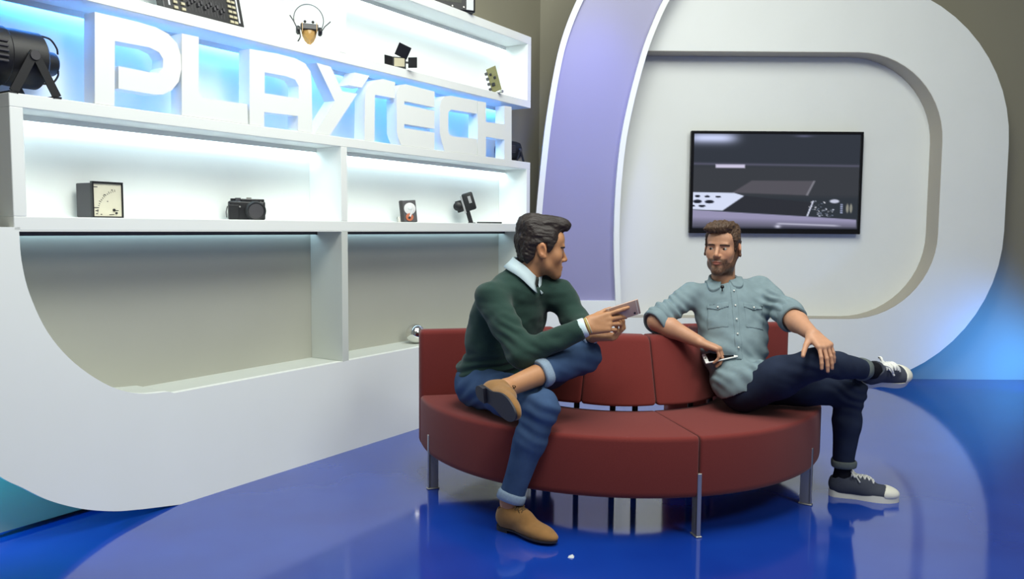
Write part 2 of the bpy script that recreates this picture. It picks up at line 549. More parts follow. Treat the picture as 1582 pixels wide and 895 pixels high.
def picture(U, V):
    """screen image: U to the right, V down, both 0..1"""
    x, y = 158 + U * 1247, 90 + V * 715
    col = np.zeros(U.shape + (3,))
    def put(mask, c):
        m = np.clip(mask, 0, 1)[..., None]
        col[:] = col * (1 - m) + np.array(c) / 255.0 * m
    def sm(v, w=6.0): return np.clip(v / w + 0.5, 0, 1)
    def poly(pts, w=5.0):
        d = np.full(U.shape, 1e9)
        n = len(pts)
        for i in range(n):
            (ax, ay), (bx, by) = pts[i], pts[(i + 1) % n]
            L = math.hypot(bx - ax, by - ay)
            d = np.minimum(d, ((bx - ax) * (y - ay) - (by - ay) * (x - ax)) / L)
        return sm(d, w)
    put(np.ones(U.shape), (44, 50, 58))
    put(sm(320 - y, 30) * 0.5, (50, 54, 66))
    put(sm(y - 330, 40) * sm(560 - y, 40) * 0.8, (58, 60, 66))
    put(np.exp(-((x - 290) / 190.0) ** 4 - ((y - 122) / 42.0) ** 2), (205, 214, 250))
    put(np.exp(-((y - 316 - (x - 160) * 0.008) / 9.0) ** 2) * 0.45, (125, 120, 150))
    put(poly([(325, 320), (545, 320), (545, 346), (325, 346)], 8), (205, 200, 225))
    put(np.exp(-((x - 980) / 60.0) ** 2 - ((y - 105) / 8.0) ** 2) * 0.5, (130, 130, 170))
    put(poly([(600, 440), (1075, 440), (1022, 548), (455, 532)], 8), (84, 82, 90))
    put(poly([(1062, 440), (1078, 440), (1025, 550), (1008, 548)], 6) * 0.7, (140, 140, 150))
    put(poly([(380, 668), (545, 556), (1050, 600), (1010, 705)], 8), (42, 44, 52))
    put(poly([(158, 530), (470, 534), (545, 556), (385, 668), (158, 660)], 6), (214, 222, 246))
    for (a, b, w, h) in ((195, 560, 20, 9), (268, 562, 20, 8), (350, 564, 20, 8), (195, 600, 32, 14), (285, 602, 34, 13), (230, 634, 26, 9), (165, 634, 12, 7)):
        put(sm(1 - np.hypot((x - a) / w, (y - b) / h), 0.4), (26, 30, 44))
    put(poly([(158, 662), (385, 672), (1010, 708), (1395, 728), (1395, 806), (158, 806)], 6), (150, 146, 178))
    put(sm(y - 745 - (x - 158) * 0.02, 60) * 0.9, (84, 84, 100))
    put(sm(y - 795, 22), (30, 32, 44))
    rs = np.random.RandomState(4)
    for i in range(60):
        a, b = rs.uniform(1035, 1220), rs.uniform(585, 705)
        if b > 640 or a < 1150:
            w, h = rs.uniform(4, 14), rs.uniform(3, 9)
            put(poly([(a, b), (a + w, b), (a + w - 4, b + h), (a - 4, b + h)], 5) * 0.85, [(214, 220, 240), (120, 130, 150), (240, 240, 250)][i % 3])
    put(poly([(1062, 590), (1072, 590), (1030, 706), (1018, 706)], 5), (210, 214, 235))
    put(sm(1 - np.hypot((x - 1226) / 36, (y - 592) / 14), 0.4), (196, 200, 220))
    for i in range(5):
        put(poly([(1272, 612 + i * 15), (1290, 612 + i * 15), (1290, 622 + i * 15), (1272, 622 + i * 15)], 5), (150, 160, 190))
    for a in (1325, 1352):
        put(sm(1 - np.hypot((x - a) / 10, (y - 645) / 34), 0.5), (140, 140, 130))
    put(np.exp(-((y - 770 - (x - 1030) * 0.03) / 6.0) ** 2) * sm(x - 800, 30) * sm(1260 - x, 60) * 0.8, (205, 205, 225))
    put(np.exp(-((x - 805) / 22.0) ** 2 - ((y - 785) / 12.0) ** 2), (205, 205, 225))
    return col
nx_, nz_ = 200, 114
uu, vv = np.meshgrid(np.linspace(0, 1, nx_ + 1), np.linspace(0, 1, nz_ + 1), indexing='xy')
pc = picture(uu, vv)
sx0, sx1, sz0, sz1 = TVX0 + 0.022, TVX1 - 0.022, TVZ0 + 0.036, TVZ1 - 0.020
vsn = np.stack([sx0 + uu * (sx1 - sx0), np.full(uu.shape, ty0 - 0.002), sz1 - vv * (sz1 - sz0)], -1).reshape(-1, 3)
ids = np.arange((nx_ + 1) * (nz_ + 1)).reshape(nz_ + 1, nx_ + 1)
qd = np.stack([ids[:-1, :-1], ids[1:, :-1], ids[1:, 1:], ids[:-1, 1:]], -1).reshape(-1, 4)
me = bpy.data.meshes.new('screen')
me.from_pydata(vsn.tolist(), [], qd.tolist())
ca = me.color_attributes.new('Col', 'FLOAT_COLOR', 'POINT')
lc = np.where(pc <= 0.04045, pc / 12.92, ((pc + 0.055) / 1.055) ** 2.4).reshape(-1, 3)
ca.data.foreach_set('color', np.c_[lc, np.ones(len(lc))].ravel())
ms = mat('lit_screen', (4, 4, 6), 0.10)
nt = ms.node_tree
vc = nt.nodes.new('ShaderNodeVertexColor')
vc.layer_name = 'Col'
nt.links.new(vc.outputs['Color'], nt.nodes['Principled BSDF'].inputs['Emission Color'])
nt.nodes['Principled BSDF'].inputs['Emission Strength'].default_value = 1.0
tag(obj('screen', me, ms, tv, world=True), 'screen picture of a dark laptop board and a white ported edge')

# ------------------------------------------------------------------ curved sofa
SC = Vector((0.518, 4.022, 0))
SR, SEAT0, SEAT1, SEAM = 0.975, 0.155, 0.40, 12.7
def pol(r, th, z):
    a = R(th)
    return Vector((SC.x + r * math.sin(a), SC.y - r * math.cos(a), z))
def rprof(pts, rad, n=4):
    """rounded polygon (r, z); rad per corner"""
    out, m = [], len(pts)
    for i in range(m):
        p, a, b = Vector(pts[i]), Vector(pts[i - 1]), Vector(pts[(i + 1) % m])
        da, db = (a - p).normalized(), (b - p).normalized()
        k = rad[i]
        for j in range(n + 1):
            t = j / n
            out.append((p + da * k) * (1 - t) ** 2 + p * 2 * t * (1 - t) + (p + db * k) * t * t)
    return out
def sweep_arc(prof, a0, a1, step=3.0, rnd=0.012, puff=0.0):
    """sweep a closed (r, z) profile about the sofa centre with soft ends"""
    c = sum((p for p in prof), Vector((0, 0))) / len(prof)
    rm = c.x
    n = max(2, int(abs(a1 - a0) / step))
    stations = []
    for j in range(5):
        t = j / 4
        stations.append((a0 + math.degrees(rnd / rm) * (1 - math.cos(t * math.pi / 2)), rnd * (1 - math.sin(t * math.pi / 2))))
    s0 = stations[-1][0]
    s1 = a1 - math.degrees(rnd / rm)
    for j in range(1, n):
        stations.append((s0 + (s1 - s0) * j / n, 0.0))
    for j in range(5):
        t = 1 - j / 4
        stations.append((a1 - math.degrees(rnd / rm) * (1 - math.cos(t * math.pi / 2)), rnd * (1 - math.sin(t * math.pi / 2))))
    vs, fs, m = [], [], len(prof)
    for th, ins in stations:
        f = (th - a0) / (a1 - a0)
        bulge = puff * (1 - (2 * f - 1) ** 2)
        for p in prof:
            d = p - c
            q = p - d.normalized() * ins * 1.2 + d.normalized() * bulge
            vs.append(pol(q.x, th, q.y))
    for i in range(len(stations) - 1):
        for k in range(m):
            a, b = i * m + k, i * m + (k + 1) % m
            fs.append((a, b, b + m, a + m))
    fs.append(tuple(range(m)))
    fs.append(tuple(range((len(stations) - 1) * m, len(stations) * m))[::-1])
    return vs, fs
sofa = thing('curved_sofa', 'dark red half-round sofa with outward facing seats and wedge back cushions', 'sofa', T(SC.x, SC.y, 0))
seat_prof = rprof([(0.50, SEAT0), (SR, SEAT0), (SR, SEAT1), (0.50, SEAT1)], [0.02, 0.03, 0.020, 0.02])
for a0, a1 in ((SEAM - 90, SEAM - 0.18), (SEAM + 0.18, SEAM + 90)):
    v, f = sweep_arc(seat_prof, a0, a1, 2.5, 0.008)
    MB().add(v, f).build('seat', M_RED, sofa, smooth=50, world=True)
cush_prof = rprof([(0.435, 0.427), (0.545, 0.427), (0.452, 0.722), (0.345, 0.722)], [0.018, 0.016, 0.028, 0.03])
for a0, a1 in ((SEAM - 71.6, SEAM - 36.0), (SEAM - 35.7, SEAM - 0.3), (SEAM + 0.3, SEAM + 38), (SEAM + 38.3, SEAM + 74)):
    v, f = sweep_arc(cush_prof, a0, a1, 2.5, 0.012, 0.004)
    MB().add(v, f).build('back_cushion', M_RED, sofa, smooth=50, world=True)
for sgn in (-1, 1):
    th = SEAM + sgn * 90
    ra = Vector((math.sin(R(th)), -math.cos(R(th)), 0))
    tn = Vector((math.cos(R(th)), math.sin(R(th)), 0)) * sgn
    Mx = frame(SC, ra, tn, (0, 0, 1))
    MB().box(0.30, SR, 0.003, 0.088, SEAT0, 0.710, 0.022, 3, Mx).build('back_panel', M_RED, sofa, smooth=50, world=True)
for th in (-66.5, SEAM, 54.2):
    ra = Vector((math.sin(R(th)), -math.cos(R(th)), 0))
    Mx = frame(SC, ra, Vector((-ra.y, ra.x, 0)), (0, 0, 1))
    lg = MB().box(0.930, 0.978, -0.0085, 0.0085, 0.006, SEAT0 + 0.01, 0.002, 1, Mx).box(SR - 0.010, SR + 0.004, -0.0085, 0.0085, 0.006, 0.255, 0.002, 1, Mx)
    lg.box(0.975, SR + 0.001, -0.0085, 0.0085, 0.006, SEAT0 + 0.005, 0.001, 1, Mx)
    l = lg.build('leg', M_STEEL, sofa, world=True)
    MB().box(0.926, SR + 0.008, -0.013, 0.013, 0.0, 0.007, 0.002, 1, Mx).build('foot_plate', M_STEEL, l, world=True)
for th in (-60, -28, -8, 4, 40, 82):
    p = pol(0.472, th, 0)
    MB().tube([p, p + Vector((0, 0, 0.47))], 0.013, 10).build('post', M_BLACKM, sofa, smooth=True, world=True)
for th in (-72, 95):
    p = pol(0.36, th, 0)
    MB().box(p.x - 0.02, p.x + 0.02, p.y - 0.02, p.y + 0.02, 0, SEAT0 + 0.02).build('leg', M_BLACKM, sofa, world=True)
# ------------------------------------------------------------------ soft bodies: distance fields turned into meshes
F32 = np.float32
def V3(p): return np.array([p[0], p[1], p[2]], dtype=F32)

class Field:
    """a list of round shapes blended smoothly; mesh() turns it into one closed surface"""
    def __init__(s):
        s.ops = []
    def _op(s, lo, hi, fn, op, k):
        s.ops.append((np.minimum(lo, hi) - k, np.maximum(lo, hi) + k, fn, op, k))
        return s
    def cone(s, a, b, ra, rb=None, k=0.01, op='u'):
        a, b = V3(a), V3(b)
        rb = ra if rb is None else rb
        ba = b - a
        L2 = float(ba @ ba) + 1e-12
        def fn(X, Y, Z):
            px, py, pz = X - a[0], Y - a[1], Z - a[2]
            h = np.clip((px * ba[0] + py * ba[1] + pz * ba[2]) / L2, 0, 1)
            return np.sqrt((px - h * ba[0]) ** 2 + (py - h * ba[1]) ** 2 + (pz - h * ba[2]) ** 2) - (ra + (rb - ra) * h)
        r = max(ra, rb)
        return s._op(np.minimum(a, b) - r, np.maximum(a, b) + r, fn, op, k)
    def chain(s, pts, rads, k=0.01):
        for i in range(len(pts) - 1):
            s.cone(pts[i], pts[i + 1], rads[i], rads[i + 1], k)
        return s
    def ell(s, M, c, r, k=0.01, op='u'):
        """ellipsoid with centre c and radii r in the frame M"""
        Mi = np.array(M.to_3x3().transposed(), dtype=F32)
        sc = M.to_scale()[0]
        Mi = Mi / sc
        o = V3(M @ Vector(c))
        r = V3(r) * sc
        def fn(X, Y, Z):
            px, py, pz = X - o[0], Y - o[1], Z - o[2]
            q = [Mi[i, 0] * px + Mi[i, 1] * py + Mi[i, 2] * pz for i in range(3)]
            k0 = np.sqrt(sum((q[i] / r[i]) ** 2 for i in range(3)))
            k1 = np.sqrt(sum((q[i] / r[i] ** 2) ** 2 for i in range(3))) + 1e-9
            return k0 * (k0 - 1) / k1
        m = float(max(r))
        return s._op(o - m, o + m, fn, op, k * sc)
    def rbox(s, M, c, b, rd=0.005, k=0.005, op='u'):
        Mi = np.array(M.to_3x3().transposed(), dtype=F32)
        sc = M.to_scale()[0]
        Mi = Mi / sc
        o = V3(M @ Vector(c))
        b = V3(b) * sc
        rd = rd * sc
        def fn(X, Y, Z):
            px, py, pz = X - o[0], Y - o[1], Z - o[2]
            q = [np.abs(Mi[i, 0] * px + Mi[i, 1] * py + Mi[i, 2] * pz) - (b[i] - rd) for i in range(3)]
            return np.sqrt(sum(np.maximum(v, 0) ** 2 for v in q)) + np.minimum(np.maximum(np.maximum(q[0], q[1]), q[2]), 0) - rd
        m = float(np.linalg.norm(b))
        return s._op(o - m, o + m, fn, op, k)
    def grid(s, h, lo=None, hi=None):
        if lo is None:
            us = [o for o in s.ops if o[3] == 'u']
            lo = np.min([o[0] for o in us], 0) - 3 * h
            hi = np.max([o[1] for o in us], 0) + 3 * h
        lo, hi = V3(lo), V3(hi)
        n = np.ceil((hi - lo) / h).astype(int) + 1
        D = np.full(tuple(n), 0.08, dtype=F32)
        ax = [lo[i] + h * np.arange(n[i], dtype=F32) for i in range(3)]
        for a, b, fn, op, k in s.ops:
            i0 = np.clip(np.floor((a - lo) / h).astype(int) - 2, 0, n)
            i1 = np.clip(np.ceil((b - lo) / h).astype(int) + 3, 0, n)
            if np.any(i1 <= i0):
                continue
            sl_ = tuple(slice(i0[i], i1[i]) for i in range(3))
            d = fn(ax[0][sl_[0]][:, None, None], ax[1][sl_[1]][None, :, None], ax[2][sl_[2]][None, None, :]).astype(F32)
            E = D[sl_]
            if op == 'u':
                hh = np.maximum(k - np.abs(E - d), 0) / k
                D[sl_] = np.minimum(E, d) - hh * hh * k * 0.25
            else:
                d = -d
                hh = np.maximum(k - np.abs(E - d), 0) / k
                D[sl_] = np.maximum(E, d) + hh * hh * k * 0.25
        return D, lo, ax
    def sample(s, pts):
        P = np.array([[q[0], q[1], q[2]] for q in pts], dtype=F32)
        X, Y, Z = P[:, 0], P[:, 1], P[:, 2]
        D = np.full(len(P), 0.08, dtype=F32)
        for a, b, fn, op, k in s.ops:
            d = fn(X, Y, Z)
            if op == 'u':
                hh = np.maximum(k - np.abs(D - d), 0) / k
                D = np.minimum(D, d) - hh * hh * k * 0.25
            else:
                hh = np.maximum(k - np.abs(D + d), 0) / k
                D = np.maximum(D, -d) + hh * hh * k * 0.25
        return D
    def mesh(s, h, lo=None, hi=None, off=0.0, region=None, inner=None):
        D, lo, ax = s.grid(h, lo, hi)
        if off: D = D - F32(off)
        if inner is not None:
            D = np.maximum(D, -(D + F32(off) - F32(inner)))
        if region is not None:
            D = np.maximum(D, region(ax[0][:, None, None], ax[1][None, :, None], ax[2][None, None, :]).astype(F32))
        return nets(D, lo, h)

def nets(D, lo, h):
    """surface nets"""
    D = np.pad(D, 1, constant_values=0.05)
    lo = lo - h
    ins = D < 0
    n = D.shape
    cnt = np.zeros((n[0] - 1, n[1] - 1, n[2] - 1), dtype=np.uint8)
    for dx in (0, 1):
        for dy in (0, 1):
            for dz in (0, 1):
                cnt += ins[dx:n[0] - 1 + dx, dy:n[1] - 1 + dy, dz:n[2] - 1 + dz]
    act = (cnt > 0) & (cnt < 8)
    ijk = np.argwhere(act)
    idx = np.full(cnt.shape, -1, dtype=np.int32)
    idx[act] = np.arange(len(ijk), dtype=np.int32)
    i, j, k = ijk.T
    val = {}
    for dx in (0, 1):
        for dy in (0, 1):
            for dz in (0, 1):
                val[dx, dy, dz] = D[i + dx, j + dy, k + dz]
    acc = np.zeros((len(ijk), 3))
    num = np.zeros(len(ijk))
    corners = list(val)
    for a in corners:
        for ax in range(3):
            if a[ax] == 0:
                b = list(a); b[ax] = 1; b = tuple(b)
                va, vb = val[a], val[b]
                c = (va < 0) != (vb < 0)
                t = np.where(c, va / np.where(c, va - vb, 1), 0)
                p = np.zeros((len(ijk), 3))
                for q in range(3):
                    p[:, q] = a[q]
                p[:, ax] += t
                acc += p * c[:, None]
                num += c
    verts = lo + h * (ijk + acc / num[:, None])
    quads = []
    for ax in range(3):
        o = [x for x in range(3) if x != ax]
        sl0 = [slice(None)] * 3
        sl1 = [slice(None)] * 3
        sl0[ax] = slice(0, n[ax] - 1)
        sl1[ax] = slice(1, n[ax])
        ch = ins[tuple(sl0)] != ins[tuple(sl1)]
        e = np.argwhere(ch)
        e = e[(e[:, o[0]] > 0) & (e[:, o[1]] > 0) & (e[:, o[0]] < n[o[0]] - 1) & (e[:, o[1]] < n[o[1]] - 1)]
        def cell(d0, d1):
            q = e.copy()
            q[:, o[0]] += d0
            q[:, o[1]] += d1
            return idx[q[:, 0], q[:, 1], q[:, 2]]
        Q = np.stack([cell(-1, -1), cell(0, -1), cell(0, 0), cell(-1, 0)], 1)
        inside0 = ins[e[:, 0], e[:, 1], e[:, 2]]
        flip = ~inside0 if ax != 1 else inside0
        Q[flip] = Q[flip][:, ::-1]
        quads.append(Q)
    return verts, np.concatenate(quads)

_rs = np.random.RandomState(11)
_PT = _rs.rand(64, 64, 64).astype(F32)
def vnoise(P):
    """smooth value noise, -1..1"""
    f = np.floor(P).astype(int)
    t = P - f
    t = t * t * (3 - 2 * t)
    r = 0
    for dx in (0, 1):
        for dy in (0, 1):
            for dz in (0, 1):
                w = (t[:, 0] if dx else 1 - t[:, 0]) * (t[:, 1] if dy else 1 - t[:, 1]) * (t[:, 2] if dz else 1 - t[:, 2])
                r = r + w * _PT[(f[:, 0] + dx) & 63, (f[:, 1] + dy) & 63, (f[:, 2] + dz) & 63]
    return r * 2 - 1

def vnormals(v, q):
    a = v[q[:, 2]] - v[q[:, 0]]
    b = v[q[:, 3]] - v[q[:, 1]]
    n = np.cross(a, b)
    N = np.zeros_like(v)
    for c in range(4):
        np.add.at(N, q[:, c], n)
    return N / (np.linalg.norm(N, axis=1)[:, None] + 1e-12)

def relax(v, q, it=1):
    for _ in range(it):
        S = np.zeros_like(v)
        W = np.zeros(len(v))
        for c in range(4):
            np.add.at(S, q[:, c], v[q[:, (c + 1) % 4]] + v[q[:, (c + 3) % 4]])
            np.add.at(W, q[:, c], 2)
        v = v * 0.5 + 0.5 * S / W[:, None]
    return v

def soft(name, vq, m, parent=None, M=None, disp=None, col=None, it=1):
    v, q = vq
    if it:
        v = relax(v, q, it)
    if disp is not None:
        v = v + vnormals(v, q) * disp(v)[:, None]
    me = bpy.data.meshes.new(name)
    me.vertices.add(len(v))
    me.vertices.foreach_set('co', v.astype(F32).ravel())
    me.loops.add(len(q) * 4)
    me.loops.foreach_set('vertex_index', q.astype(np.int32).ravel())
    me.polygons.add(len(q))
    me.polygons.foreach_set('loop_start', np.arange(0, len(q) * 4, 4, dtype=np.int32))
    me.polygons.foreach_set('use_smooth', np.ones(len(q), dtype=bool))
    me.update(calc_edges=True)
    me.validate()
    if col is not None:
        ca = me.color_attributes.new('Col', 'FLOAT_COLOR', 'POINT')
        ca.data.foreach_set('color', np.c_[col(v), np.ones(len(v))].astype(F32).ravel())
    return obj(name, me, m, parent, M, world=True)

def hand(F, wrist, d, n, side, curls, thumb, sc=1.0, spread=4.0):
    """wrist point, finger direction d, palm direction n; curls: per finger three bends in degrees; thumb: (out, bend toward palm, tip bend)"""
    d = Vector(d).normalized()
    n = Vector(n)
    n = (n - d * n.dot(d)).normalized()
    s = d.cross(n) * (1 if side == 'R' else -1)
    w = Vector(wrist)
    P = lambda a, b, c: w + (d * a + s * b + n * c) * sc
    offs = [0.030, 0.010, -0.011, -0.030]
    lens = [(0.044, 0.026, 0.021), (0.049, 0.030, 0.022), (0.045, 0.028, 0.021), (0.035, 0.021, 0.019)]
    kn = [0.092, 0.096, 0.091, 0.082]
    rr = [0.0092, 0.0095, 0.0090, 0.0080]
    for i in range(4):
        F.cone(P(0.004, offs[i] * 0.62, 0), P(kn[i], offs[i], -0.002), 0.0165 * sc, 0.0125 * sc, 0.012)
    F.cone(P(0.02, 0.018, 0.006), P(0.07, 0.0, 0.004), 0.016 * sc, 0.012 * sc, 0.012)
    tips = []
    for i in range(4):
        p = P(kn[i], offs[i], -0.002)
        fan = R(spread * (1.5 - i))
        dd = (d * math.cos(fan) + s * math.sin(fan)).normalized()
        a = 0.0
        r = rr[i] * sc
        for j in range(3):
            a += R(curls[i][j])
            v = dd * math.cos(a) + n * math.sin(a)
            q = p + v * lens[i][j] * sc
            F.cone(p, q, r, r * 0.92, 0.004)
            p, r = q, r * 0.92
        tips.append(p)
    out, bend, tb = thumb
    p0 = P(0.018, 0.026, 0.006)
    v1 = (d * math.cos(R(out)) + s * math.sin(R(out)) + n * math.tan(R(bend))).normalized()
    p1 = p0 + v1 * 0.044 * sc
    v2 = (v1 * math.cos(R(tb)) + (d * 0.8 + n * 0.6).normalized() * math.sin(R(tb))).normalized()
    p2 = p1 + v2 * 0.034 * sc
    v3 = (v2 * math.cos(R(tb)) + (d * 0.8 + n * 0.6).normalized() * math.sin(R(tb))).normalized()
    p3 = p2 + v3 * 0.025 * sc
    F.cone(p0, p1, 0.0165 * sc, 0.0115 * sc, 0.012)
    F.cone(p1, p2, 0.0112 * sc, 0.0100 * sc, 0.004)
    F.cone(p2, p3, 0.0100 * sc, 0.0085 * sc, 0.004)
    return tips, p3

def head_field(F, H, jaw=1.0, up=0.0):
    """a head in the frame H: x right, y forward, z up, origin between the ears at eye height"""
    F.ell(H, (0, -0.014, 0.034), (0.0755, 0.096, 0.088), 0.02)
    F.ell(H, (0, 0.034, -0.030 + up * 0.6), (0.060 * jaw, 0.056, 0.080 - up * 0.4), 0.03)
    F.ell(H, (0, 0.058, 0.050), (0.056, 0.032, 0.042), 0.03)
    for e in (-1, 1):
        F.cone(H @ Vector((e * 0.054 * jaw, -0.004, -0.040)), H @ Vector((e * 0.044 * jaw, 0.022, -0.076 + up)), 0.017, 0.013, 0.03)
        F.cone(H @ Vector((e * 0.044 * jaw, 0.022, -0.076 + up)), H @ Vector((e * 0.012, 0.074, -0.107 + up)), 0.013, 0.016, 0.03)
        F.ell(H, (e * 0.041, 0.060, -0.020), (0.020, 0.018, 0.022), 0.03)
    F.ell(H, (0, 0.082, -0.106 + up), (0.022, 0.017, 0.016), 0.015)
    F.ell(H, (0, 0.076, -0.062), (0.032, 0.022, 0.030), 0.02)
    for e in (-1, 1):
        F.ell(H, (e * 0.032, 0.100, 0.006), (0.019, 0.016, 0.012), 0.012, 's')
    F.ell(H, (0, 0.083, 0.026), (0.047, 0.011, 0.008), 0.012)
    F.cone(H @ Vector((0, 0.088, 0.014)), H @ Vector((0, 0.110, -0.027)), 0.0075, 0.0105, 0.009)
    for e in (-1, 1):
        F.ell(H, (e * 0.0115, 0.098, -0.032), (0.0085, 0.011, 0.0075), 0.006)
        F.ell(H, (e * 0.032, 0.0735, 0.003), (0.0150, 0.0140, 0.0130), 0.003)
        F.ell(H, (e * 0.032, 0.0885, 0.0015), (0.0125, 0.0075, 0.0034), 0.002, 's')
    F.ell(H, (0, 0.0965, -0.0600), (0.0215, 0.0075, 0.0045), 0.004)
    F.ell(H, (0, 0.0950, -0.0705), (0.0190, 0.0080, 0.0052), 0.004)
    F.ell(H, (0, 0.1045, -0.0650), (0.0220, 0.0060, 0.0012), 0.002, 's')
    for e in (-1, 1):
        E = H @ Matrix.Translation((e * 0.0800, -0.012, -0.006)) @ Matrix.Rotation(e * R(-22), 4, 'Z') @ Matrix.Rotation(R(12), 4, 'X')
        F.ell(E, (0, 0, 0.004), (0.0090, 0.0195, 0.0330), 0.006)
        F.ell(E, (e * 0.010, 0.003, 0.004), (0.0085, 0.0105, 0.0185), 0.002, 's')
        F.ell(E, (e * 0.002, 0.008, -0.023), (0.0065, 0.0085, 0.0100), 0.004)
    return F

def loc(H, v):
    Hi = np.array(H.inverted())
    return v @ Hi[:3, :3].T + Hi[:3, 3]

def grid_loc(H, X, Y, Z):
    Hi = np.array(H.inverted(), dtype=F32)
    return [Hi[i, 0] * X + Hi[i, 1] * Y + Hi[i, 2] * Z + Hi[i, 3] for i in range(3)]

def eyes(person, H, gaze, iris):
    g = Vector(gaze).normalized()
    for e in (-1, 1):
        c = H @ Vector((e * 0.032, 0.0735, 0.003))
        r = 0.0135 * H.to_scale()[0]
        bm = bmesh.new()
        bmesh.ops.create_icosphere(bm, subdivisions=4, radius=r)
        me = bpy.data.meshes.new('eye')
        for v in bm.verts:
            v.co += c
        bm.to_mesh(me)
        bm.free()
        ca = me.color_attributes.new('Col', 'FLOAT_COLOR', 'POINT')
        co = np.empty(len(me.vertices) * 3, dtype=F32)
        me.vertices.foreach_get('co', co)
        dv = (co.reshape(-1, 3) - np.array(c)) @ np.array(g) / r
        colr = np.where(dv[:, None] > 0.955, np.array(lin((12, 10, 10))), np.where(dv[:, None] > 0.78, np.array(lin(iris)), np.array(lin((172, 164, 156)))))
        ca.data.foreach_set('color', np.c_[colr, np.ones(len(dv))].astype(F32).ravel())
        obj('eye', me, M_EYE, person, smooth=True, world=True)

def collar(name, person, m, c, fwd, up, rt, rb, h, fall, tip, gap, tilt=0.0):
    """folded shirt collar round the neck: a stand and a turned-down leaf that gets longer towards the tips"""
    up = Vector(up).normalized()
    f = Vector(fwd)
    f = (f - up * f.dot(up)).normalized()
    r = f.cross(up)
    vs, fs = [], []
    n = 40
    for i in range(n + 1):
        th = R(gap) + (2 * math.pi - 2 * R(gap)) * i / n
        d = f * math.cos(th) * 1.04 + r * math.sin(th)
        w = max(0.0, math.cos(th)) ** 3
        hh = h * (1 - 0.45 * w) + tilt * -math.cos(th)
        fl_ = fall + tip * w
        rows = [d * (rt - 0.004) + up * (-0.012), d * (rt - 0.001) + up * (hh * 0.55), d * rt + up * hh, d * (rt + 0.006) + up * (hh + 0.001),
                d * (rt + (rb - rt) * 0.55) + up * (hh - fl_ * 0.5), d * rb + up * (hh - fl_) + f * (0.016 * w)]
        vs += [Vector(c) + q for q in rows]
    for i in range(n):
        for j in range(5):
            a = i * 6 + j
            fs.append((a, a + 1, a + 7, a + 6))
    o = MB().add(vs, fs).build(name, m, person, smooth=70, world=True)
    md = o.modifiers.new('thickness', 'SOLIDIFY')
    md.thickness = 0.0035
    md.offset = 0.0
    return o

def cuff(name, parent, m, a, b, r, thick=0.006):
    """rolled band round a limb from a to b"""
    a, b = Vector(a), Vector(b)
    z = (b - a).normalized()
    x = z.orthogonal().normalized()
    Mx = frame(a, x, z.cross(x), z)
    L = (b - a).length
    t = thick
    prof = [(r - t, 0.004), (r - t * 0.3, 0), (r + t * 0.6, 0.003), (r + t, L * 0.25), (r + t * 1.05, L * 0.6), (r + t * 0.8, L * 0.92), (r, L), (r - t, L * 0.98)]
    o = MB()
    n = 32
    vs, fs = [], []
    for k, (q, z_) in enumerate(prof):
        for i in range(n):
            an = 2 * math.pi * i / n
            wob = 1 + 0.03 * math.sin(3 * an + 1) + 0.02 * math.sin(5 * an)
            vs.append(Mx @ Vector((q * wob * math.cos(an), q * wob * math.sin(an), z_ + 0.002 * math.sin(2 * an))))
    m_ = len(prof)
    for k in range(m_):
        for i in range(n):
            p, q = k * n + i, k * n + (i + 1) % n
            u, w = ((k + 1) % m_) * n + i, ((k + 1) % m_) * n + (i + 1) % n
            fs.append((p, q, w, u))
    return o.add(vs, fs).build(name, m, parent, smooth=60, world=True)

